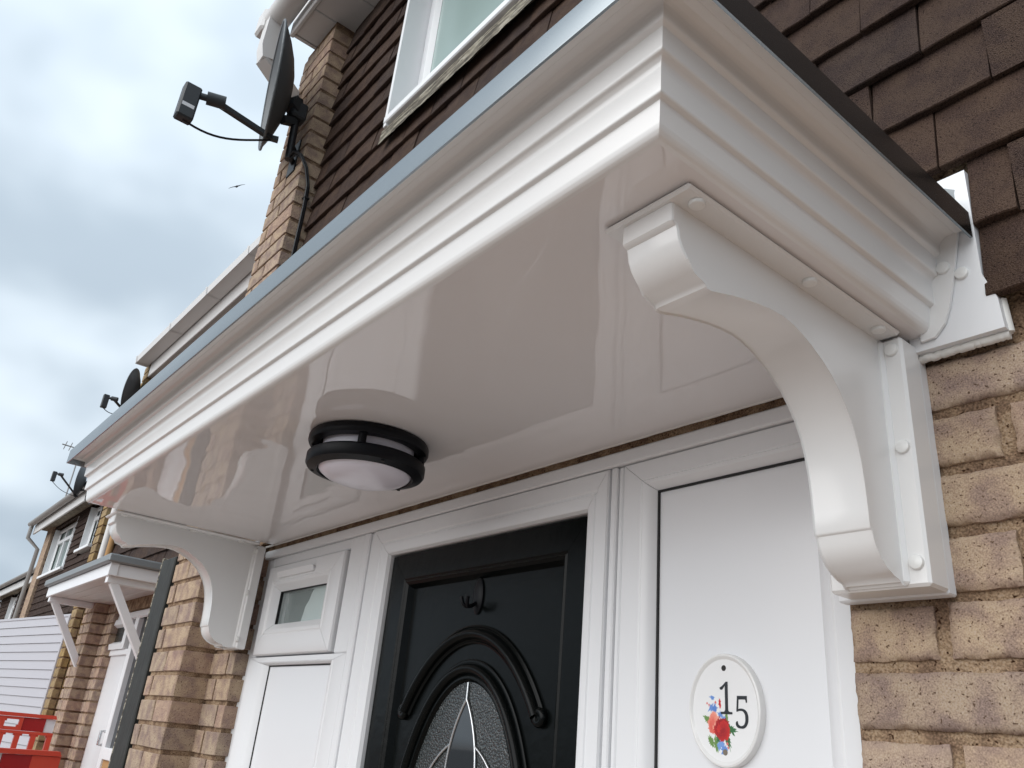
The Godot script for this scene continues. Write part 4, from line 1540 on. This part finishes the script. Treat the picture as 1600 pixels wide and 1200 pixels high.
func build_far_houses() -> void:
	var hs := thing("terraced_house", "third terrace house with two white upstairs windows in dark tiles", "house", Y(-12.0, -1.6, -1.8))
	var z := -1.55
	var s := MB.new()
	s.box(Y(-16.4, -1.3, -2.2), Y(-7.7, 3.0, z - 0.13))
	part(s, "wall", M.mortar, hs)
	lap_strips(hs, -16.3, -7.7, 0.9, 2.92, z, [[-13.78, -13.02, 2.16, 2.86], [-16.22, -14.55, 1.98, 2.84]])
	simple_window(hs, -13.78, -13.02, 2.19, 2.86, z, 1)
	simple_window(hs, -16.22, -14.55, 2.02, 2.84, z, 3)
	s = MB.new()
	s.box(Y(-16.75, -1.3, -2.2), Y(-16.3, 3.0, z + 0.06))
	part(s, "corner_pier", M.brick[3], hs)
	s = MB.new()
	s.cham(Y(-16.9, 2.80, z + 0.23), Y(-7.75, 2.97, z + 0.26), 0.005)
	part(s, "fascia_board", M.old_white, hs)
	s = MB.new()
	s.box(Y(-16.9, 2.905, z - 0.02), Y(-7.75, 2.92, z + 0.229))
	part(s, "soffit_board", M.old_soffit, hs)
	s = MB.new()
	gutter_shape(s, -16.95, -7.75, 2.985, z + 0.325)
	part(s, "gutter", M.grey_pvc, hs)
	s = MB.new()
	s.tube([Y(-16.85, 2.95, z + 0.32), Y(-16.85, 2.72, z + 0.32), Y(-16.8, 2.55, z + 0.12), Y(-16.8, 0.2, z + 0.12)], 0.035, 8)
	part(s, "downpipe", M.grey_pvc, hs)
	s = MB.new()
	s.hexa([Y(-17.0, 4.1, -4.2), Y(-7.7, 4.1, -4.2), Y(-7.7, 4.2, -4.2), Y(-17.0, 4.2, -4.2), Y(-17.0, 2.98, z + 0.3), Y(-7.7, 2.98, z + 0.3), Y(-7.7, 3.04, z + 0.3), Y(-17.0, 3.04, z + 0.3)])
	part(s, "roof", M.roof, hs)
	# pale gable end board and the last house
	var h4 := thing("terraced_house", "farthest terrace house at the left edge with pale gutter and small windows", "house", Y(-22.0, -1.6, -2.7))
	s = MB.new()
	s.box(Y(-32.0, -1.3, -3.6), Y(-17.6, 2.6, -2.53))
	part(s, "wall", M.mortar, h4)
	lap_strips(h4, -30.0, -17.7, 1.3, 2.55, -2.4, [[-27.6, -26.4, 1.5, 2.5], [-24.9, -24.0, 1.5, 2.5], [-22.6, -21.4, 1.5, 2.5]])
	simple_window(h4, -24.9, -24.0, 1.6, 2.48, -2.4, 1)
	simple_window(h4, -22.6, -21.4, 1.6, 2.48, -2.4, 2)
	simple_window(h4, -27.6, -26.4, 1.6, 2.48, -2.4, 2)
	s = MB.new()
	s.cham(Y(-32.0, 2.48, -2.18), Y(-17.6, 2.64, -2.14), 0.006)
	part(s, "fascia_board", M.old_white, h4)
	s = MB.new()
	s.box(Y(-32.0, 2.545, -2.42), Y(-17.6, 2.56, -2.181))
	part(s, "soffit_board", M.old_soffit, h4)
	s = MB.new()
	gutter_shape(s, -32.0, -17.5, 2.70, -2.06)
	part(s, "gutter", M.grey_pvc, h4)
	s = MB.new()
	s.hexa([Y(-32.2, 4.0, -6.0), Y(-17.4, 4.0, -6.0), Y(-17.4, 4.1, -6.0), Y(-32.2, 4.1, -6.0), Y(-32.2, 2.70, -2.1), Y(-17.4, 2.70, -2.1), Y(-17.4, 2.78, -2.1), Y(-32.2, 2.78, -2.1)])
	part(s, "roof", M.roof, h4)

# ---------------------------------------------------------------- yard
func build_yard() -> void:
	var p := thing("timber_board", "dark weathered upright board against the left side of the brick pier", "board", Y(-3.2, -1.6, 0.05))
	var s := MB.new()
	s.cham(Y(-3.285, -1.6, 0.055), Y(-3.135, 0.545, 0.098), 0.004)
	part(s, "plank", M.dark_timber, p)
	s = MB.new()
	s.cham(Y(-3.302, -1.6, 0.060), Y(-3.2865, 0.555, 0.096), 0.002)
	part(s, "edge_strip", M.weathered, p)
	# white boarded screen, running on from the far pier
	var c := thing("boarded_screen", "white horizontally boarded screen wall behind the red barriers", "screen wall", Y(-7.66, -1.07, -0.515))
	var a := Vector3(-7.66, H, -0.515)
	var dir := Vector3(-0.986, 0.0, 0.165)
	var nn := Vector3(0.165, 0.0, 0.986)
	var ln := 3.6
	var pitch := 0.0705
	for i in 25:
		var y0 := -1.07 + pitch * i
		var y1 := minf(y0 + pitch - 0.003, 0.688)
		var e := a + dir * ln
		var u0 := Vector3(0, y0, 0)
		var u1 := Vector3(0, y1, 0)
		s = MB.new()
		s.hexa([a + u0, e + u0, e + u1, a + u1, a + nn * 0.015 + u0, e + nn * 0.015 + u0, e + nn * 0.007 + u1, a + nn * 0.007 + u1])
		part(s, "board", M.shiplap, c)
	s = MB.new()
	s.tube([a + Vector3(0, 0.698, 0) + nn * 0.004, a + dir * ln + nn * 0.004 + Vector3(0, 0.698, 0)], 0.010, 4, 30.0, true)
	part(s, "capping", M.shiplap, c)
	s = MB.new()
	var lo := Vector3(0, -1.07, 0)
	var hi := Vector3(0, 0.685, 0)
	s.hexa([a - nn * 0.05 + lo, a + dir * ln - nn * 0.05 + lo, a + dir * ln - nn * 0.05 + hi, a - nn * 0.05 + hi, a - nn * 0.001 + lo, a + dir * ln - nn * 0.001 + lo, a + dir * ln - nn * 0.001 + hi, a - nn * 0.001 + hi])
	part(s, "backing", M.old_white, c)
	s = MB.new()
	s.cham(Y(-7.675, -1.07, -0.52), Y(-7.645, 0.70, -0.488), 0.003)
	part(s, "edge_trim", M.shiplap, c)
	barrier(Vector3(-6.42, 0, -0.36), Vector3(-0.05, 0, 1.0).normalized(), -0.055, "red plastic works barrier with slots standing before the white boarded screen", ["white", "dark", "slot", "red"])
	barrier(Vector3(-4.95, 0, -0.115), Vector3(0.04, 0, 1.0).normalized(), -0.205, "red plastic works barrier nearest the camera at the bottom left corner", ["red", "dark", "white", "slot"])

func barrier(start: Vector3, dir: Vector3, top: float, label: String, pattern: Array) -> void:
	# moulded panel: red ribs, slots and reflective fields, from one end post along dir
	var b := thing("works_barrier", label, "barrier", Vector3(start.x, top + H - 1.0, start.z), "red works barriers")
	var nn := dir.cross(Vector3.UP).normalized()
	var ln := 1.9
	var P := func(u: float, y: float, d: float) -> Vector3:
		return start + dir * u + Vector3(0, top + H + y, 0) + nn * d
	var slab := func(u0: float, u1: float, y0: float, y1: float, d0: float, d1: float, name_: String, m: Material, sl := 0.0) -> void:
		var s := MB.new()
		s.hexa([P.call(u0, y0, d0), P.call(u1, y0, d0), P.call(u1, y1, d0), P.call(u0 + sl, y1, d0), P.call(u0, y0, d1), P.call(u1, y0, d1), P.call(u1, y1, d1), P.call(u0 + sl, y1, d1)])
		part(s, name_, m, b)
	slab.call(0.0, ln, -0.022, 0.0, -0.026, 0.026, "top_rail", M.red, 0.012)
	slab.call(0.0, ln, -0.122, -0.106, -0.024, 0.024, "rail", M.red)
	slab.call(0.0, ln, -0.30, -0.255, -0.024, 0.024, "rail", M.red)
	slab.call(0.0, ln, -1.0, -0.80, -0.024, 0.024, "rail", M.red)
	var u := 0.0
	var k := 0
	while u < ln - 0.14:
		var w := 0.132
		match pattern[k % 4]:
			"white":
				w = 0.062
				slab.call(u + 0.004, u + w, -0.104, -0.024, -0.010, 0.010, "reflective_field", M.reflect_white)
			"dark":
				slab.call(u, u + w, -0.104, -0.024, -0.014, 0.014, "reflective_field", M.red_dark)
			"red":
				slab.call(u, u + w, -0.104, -0.024, -0.018, 0.018, "reflective_field", M.red)
			"slot":
				slab.call(u, u + 0.022, -0.104, -0.024, -0.020, 0.020, "rib", M.red)
				slab.call(u + 0.022, u + 0.104, -0.104, -0.084, -0.018, 0.018, "rib", M.red)
				slab.call(u + 0.022, u + 0.104, -0.040, -0.024, -0.018, 0.018, "rib", M.red)
				slab.call(u + 0.022, u + 0.032, -0.084, -0.072, -0.017, 0.017, "rib", M.red)
				slab.call(u + 0.094, u + 0.104, -0.052, -0.040, -0.017, 0.017, "rib", M.red)
				slab.call(u + 0.104, u + w, -0.104, -0.024, -0.020, 0.020, "rib", M.red)
		u += w
		k += 1
	u = 0.0
	while u < ln - 0.02:                          # upright ribs with arched slots between them
		slab.call(u, u + 0.030, -0.257, -0.120, -0.020, 0.020, "rib", M.red)
		slab.call(u + 0.029, u + 0.040, -0.134, -0.120, -0.018, 0.018, "rib", M.red)
		slab.call(u + 0.083, u + 0.0945, -0.134, -0.120, -0.018, 0.018, "rib", M.red)
		slab.call(u, u + 0.030, -0.80, -0.30, -0.020, 0.020, "rib", M.red)
		u += 0.094
	slab.call(0.1, 0.2, -1.02, -0.97, -0.25, 0.25, "foot", M.gasket)
	slab.call(ln - 0.2, ln - 0.1, -1.02, -0.97, -0.25, 0.25, "foot", M.gasket)

func build_ground() -> void:
	var s := MB.new()
	s.flat([Vector3(-300, -0.02, 300), Vector3(300, -0.02, 300), Vector3(300, -0.02, -300), Vector3(-300, -0.02, -300)], Vector3.UP)
	var o := part(s, "ground", M.tarmac, self)
	o.set_meta("kind", "structure")
	o.set_meta("label", "dark tarmac ground running along the terrace")
	s = MB.new()
	s.box(Vector3(-3.9, -0.3, -0.9), Vector3(3.0, 0.0, 6.0))
	o = part(s, "path", M.paving, self)
	o.set_meta("kind", "structure")
	o.set_meta("label", "pale paved path before the front door")
	s = MB.new()
	s.box(Vector3(-40.0, -0.3, -4.0), Vector3(-3.9, 0.30, 5.0))
	s.box(Vector3(-40.0, 0.2, -4.0), Vector3(-4.4, 0.53, 4.9))
	o = part(s, "raised_terrace", M.paving, self)
	o.set_meta("kind", "structure")
	o.set_meta("label", "raised paved terrace before the further houses")

func build_bird() -> void:
	var c := Y(-40.0, 27.5, -8.65)
	var b := thing("bird", "tiny dark bird gliding in the grey sky", "bird", c)
	var s := MB.new()
	var side := CAM_RIGHT
	var up := CAM_UP
	var fw := side.cross(up)
	var R := []
	for i in 13:                                     # wing tip, body, wing tip: one skin
		var u := (i - 6) / 6.0
		var ch := 0.05 + 0.14 * (1.0 - absf(u)) + (0.05 if i == 6 else 0.0)
		var mid := c + side * u * 0.46 + up * (0.13 * absf(u) - 0.12 * u * u + u * 0.11)
		var th := 0.012 + 0.07 * exp(-u * u * 40.0)
		R.append([mid + fw * ch * 0.5, mid + up * th, mid - fw * ch * 0.5, mid - up * th * 0.8])
	s.grid(R, 80.0, true)
	s.cap(R[0], -side)
	s.cap(R[12], side)
	part(s, "body", M.bird, b)

func build_aerial() -> void:
	var b := thing("tv_aerial", "thin television aerial poking above the grey canopy edge at far left", "aerial", Y(-20.0, 3.0, -1.9))
	var s := MB.new()
	s.tube([Y(-20.0, 3.0, -2.1), Y(-20.0, 5.40, -2.1)], 0.015, 6)
	part(s, "mast", M.grey_pvc, b)
	s = MB.new()
	s.tube([Y(-20.0, 5.36, -2.15), Y(-20.0, 5.38, -1.70)], 0.014, 6)
	part(s, "boom", M.grey_pvc, b)
	for i in 4:
		s = MB.new()
		var z := -2.1 + 0.11 * i
		s.tube([Y(-20.1, 5.30, z), Y(-19.9, 5.44, z)], 0.008, 5)
		part(s, "element", M.grey_pvc, b)

# ---------------------------------------------------------------- sky
func sky_image() -> Image:
	var w := 768
	var h := 384
	var im := Image.create(w, h, false, Image.FORMAT_RGBF)
	var n1 := noise(201, 0.9, 5)
	var n2 := noise(202, 2.6, 4)
	for j in h:
		var el := (0.5 - (j + 0.5) / h) * PI
		for i in w:
			var az := (i + 0.5) / w * TAU
			var d := Vector3(cos(el) * sin(az), sin(el), cos(el) * cos(az))
			var c: Color
			if d.y <= 0.0:
				c = Color(0.15, 0.145, 0.14)
			else:
				var k := 1.0 / (d.y + 0.35)
				var p := Vector2(d.x, d.z) * k
				var t := 0.5 + n1.get_noise_2d(p.x * 1.4, p.y * 1.4) * 0.75 + n2.get_noise_2d(p.x * 1.3, p.y * 1.3) * 0.22
				t = smoothstep(0.12, 0.92, t)
				c = Color(0.41, 0.49, 0.57).lerp(Color(0.72, 0.81, 0.89), t)
				c = c * (0.94 + 0.60 * d.y * d.y) * 0.485
			im.set_pixel(i, j, c)
	return im

func _ready() -> void:
	rng.seed = 4711
	# camera
	var cam := Camera3D.new()
	cam.name = "camera"
	cam.transform = Transform3D(Basis(CAM_RIGHT, CAM_UP, CAM_BACK), EYE)
	cam.fov = rad_to_deg(2.0 * atan(600.0 / 1265.7))
	cam.near = 0.02
	cam.far = 900.0
	add_child(cam)
	cam.current = true
	# overcast sky and a very soft sun behind the cloud
	var we := WorldEnvironment.new()
	we.name = "world_environment"
	var env := Environment.new()
	env.background_mode = Environment.BG_SKY
	var sky := Sky.new()
	var pano := PanoramaSkyMaterial.new()
	pano.panorama = ImageTexture.create_from_image(sky_image())
	sky.sky_material = pano
	env.sky = sky
	env.ambient_light_source = Environment.AMBIENT_SOURCE_SKY
	env.reflected_light_source = Environment.REFLECTION_SOURCE_SKY
	env.tonemap_mode = Environment.TONE_MAPPER_LINEAR
	env.tonemap_exposure = 2.6
	env.sdfgi_enabled = true
	env.ssao_enabled = true
	env.ssil_enabled = true
	we.environment = env
	add_child(we)
	var sun := DirectionalLight3D.new()
	sun.name = "sun"
	sun.light_energy = 0.34
	sun.light_color = Color(1.0, 0.985, 0.97)
	sun.light_angular_distance = 70.0
	sun.shadow_enabled = true
	add_child(sun)
	sun.look_at_from_position(Vector3.ZERO, Vector3(0.0, -0.50, -0.86))
	materials()
	build_ground()
	build_house()
	build_canopy()
	build_backing_board()
	build_bracket(0.0, "large curved white bracket at the right end of the canopy")
	build_bracket(-2.10, "curved white bracket at the far left end of the canopy", -0.012, 0.036)
	build_lamp()
	build_screen()
	build_door()
	build_hook()
	build_plaque()
	build_second_house()
	build_flat_canopy()
	build_far_houses()
	build_yard()
	build_dish("large grey satellite dish high on the brick pier against the sky", Y(-2.85, 2.515, 0.287), 1.0, Vector3(-0.248, -0.083, 0.965), Y(-2.74, 2.205, 0.515), Y(-2.85, 2.52, 0.155), Y(-2.85, 2.20, 0.140), Y(-2.90, 2.3, 0.100), true)
	build_dish("small satellite dish half hidden behind the canopy edge", Y(-7.50, 2.64, -0.40), 0.75, Vector3(-0.46, 0.06, 0.88), Y(-7.30, 2.46, -0.25), Y(-7.56, 2.6, -0.45), Y(-7.56, 2.4, -0.46), Y(-7.56, 2.5, -0.50), false)
	build_dish("farthest satellite dish standing above the third house gutter", Y(-12.6, 2.95, -1.06), 0.85, Vector3(-0.38, 0.03, 0.92), Y(-12.2, 2.87, -0.74), Y(-12.65, 2.95, -1.2), Y(-12.65, 2.7, -1.22), Y(-12.65, 2.8, -1.29), false)
	build_cables()
	build_aerial()
	build_bird()
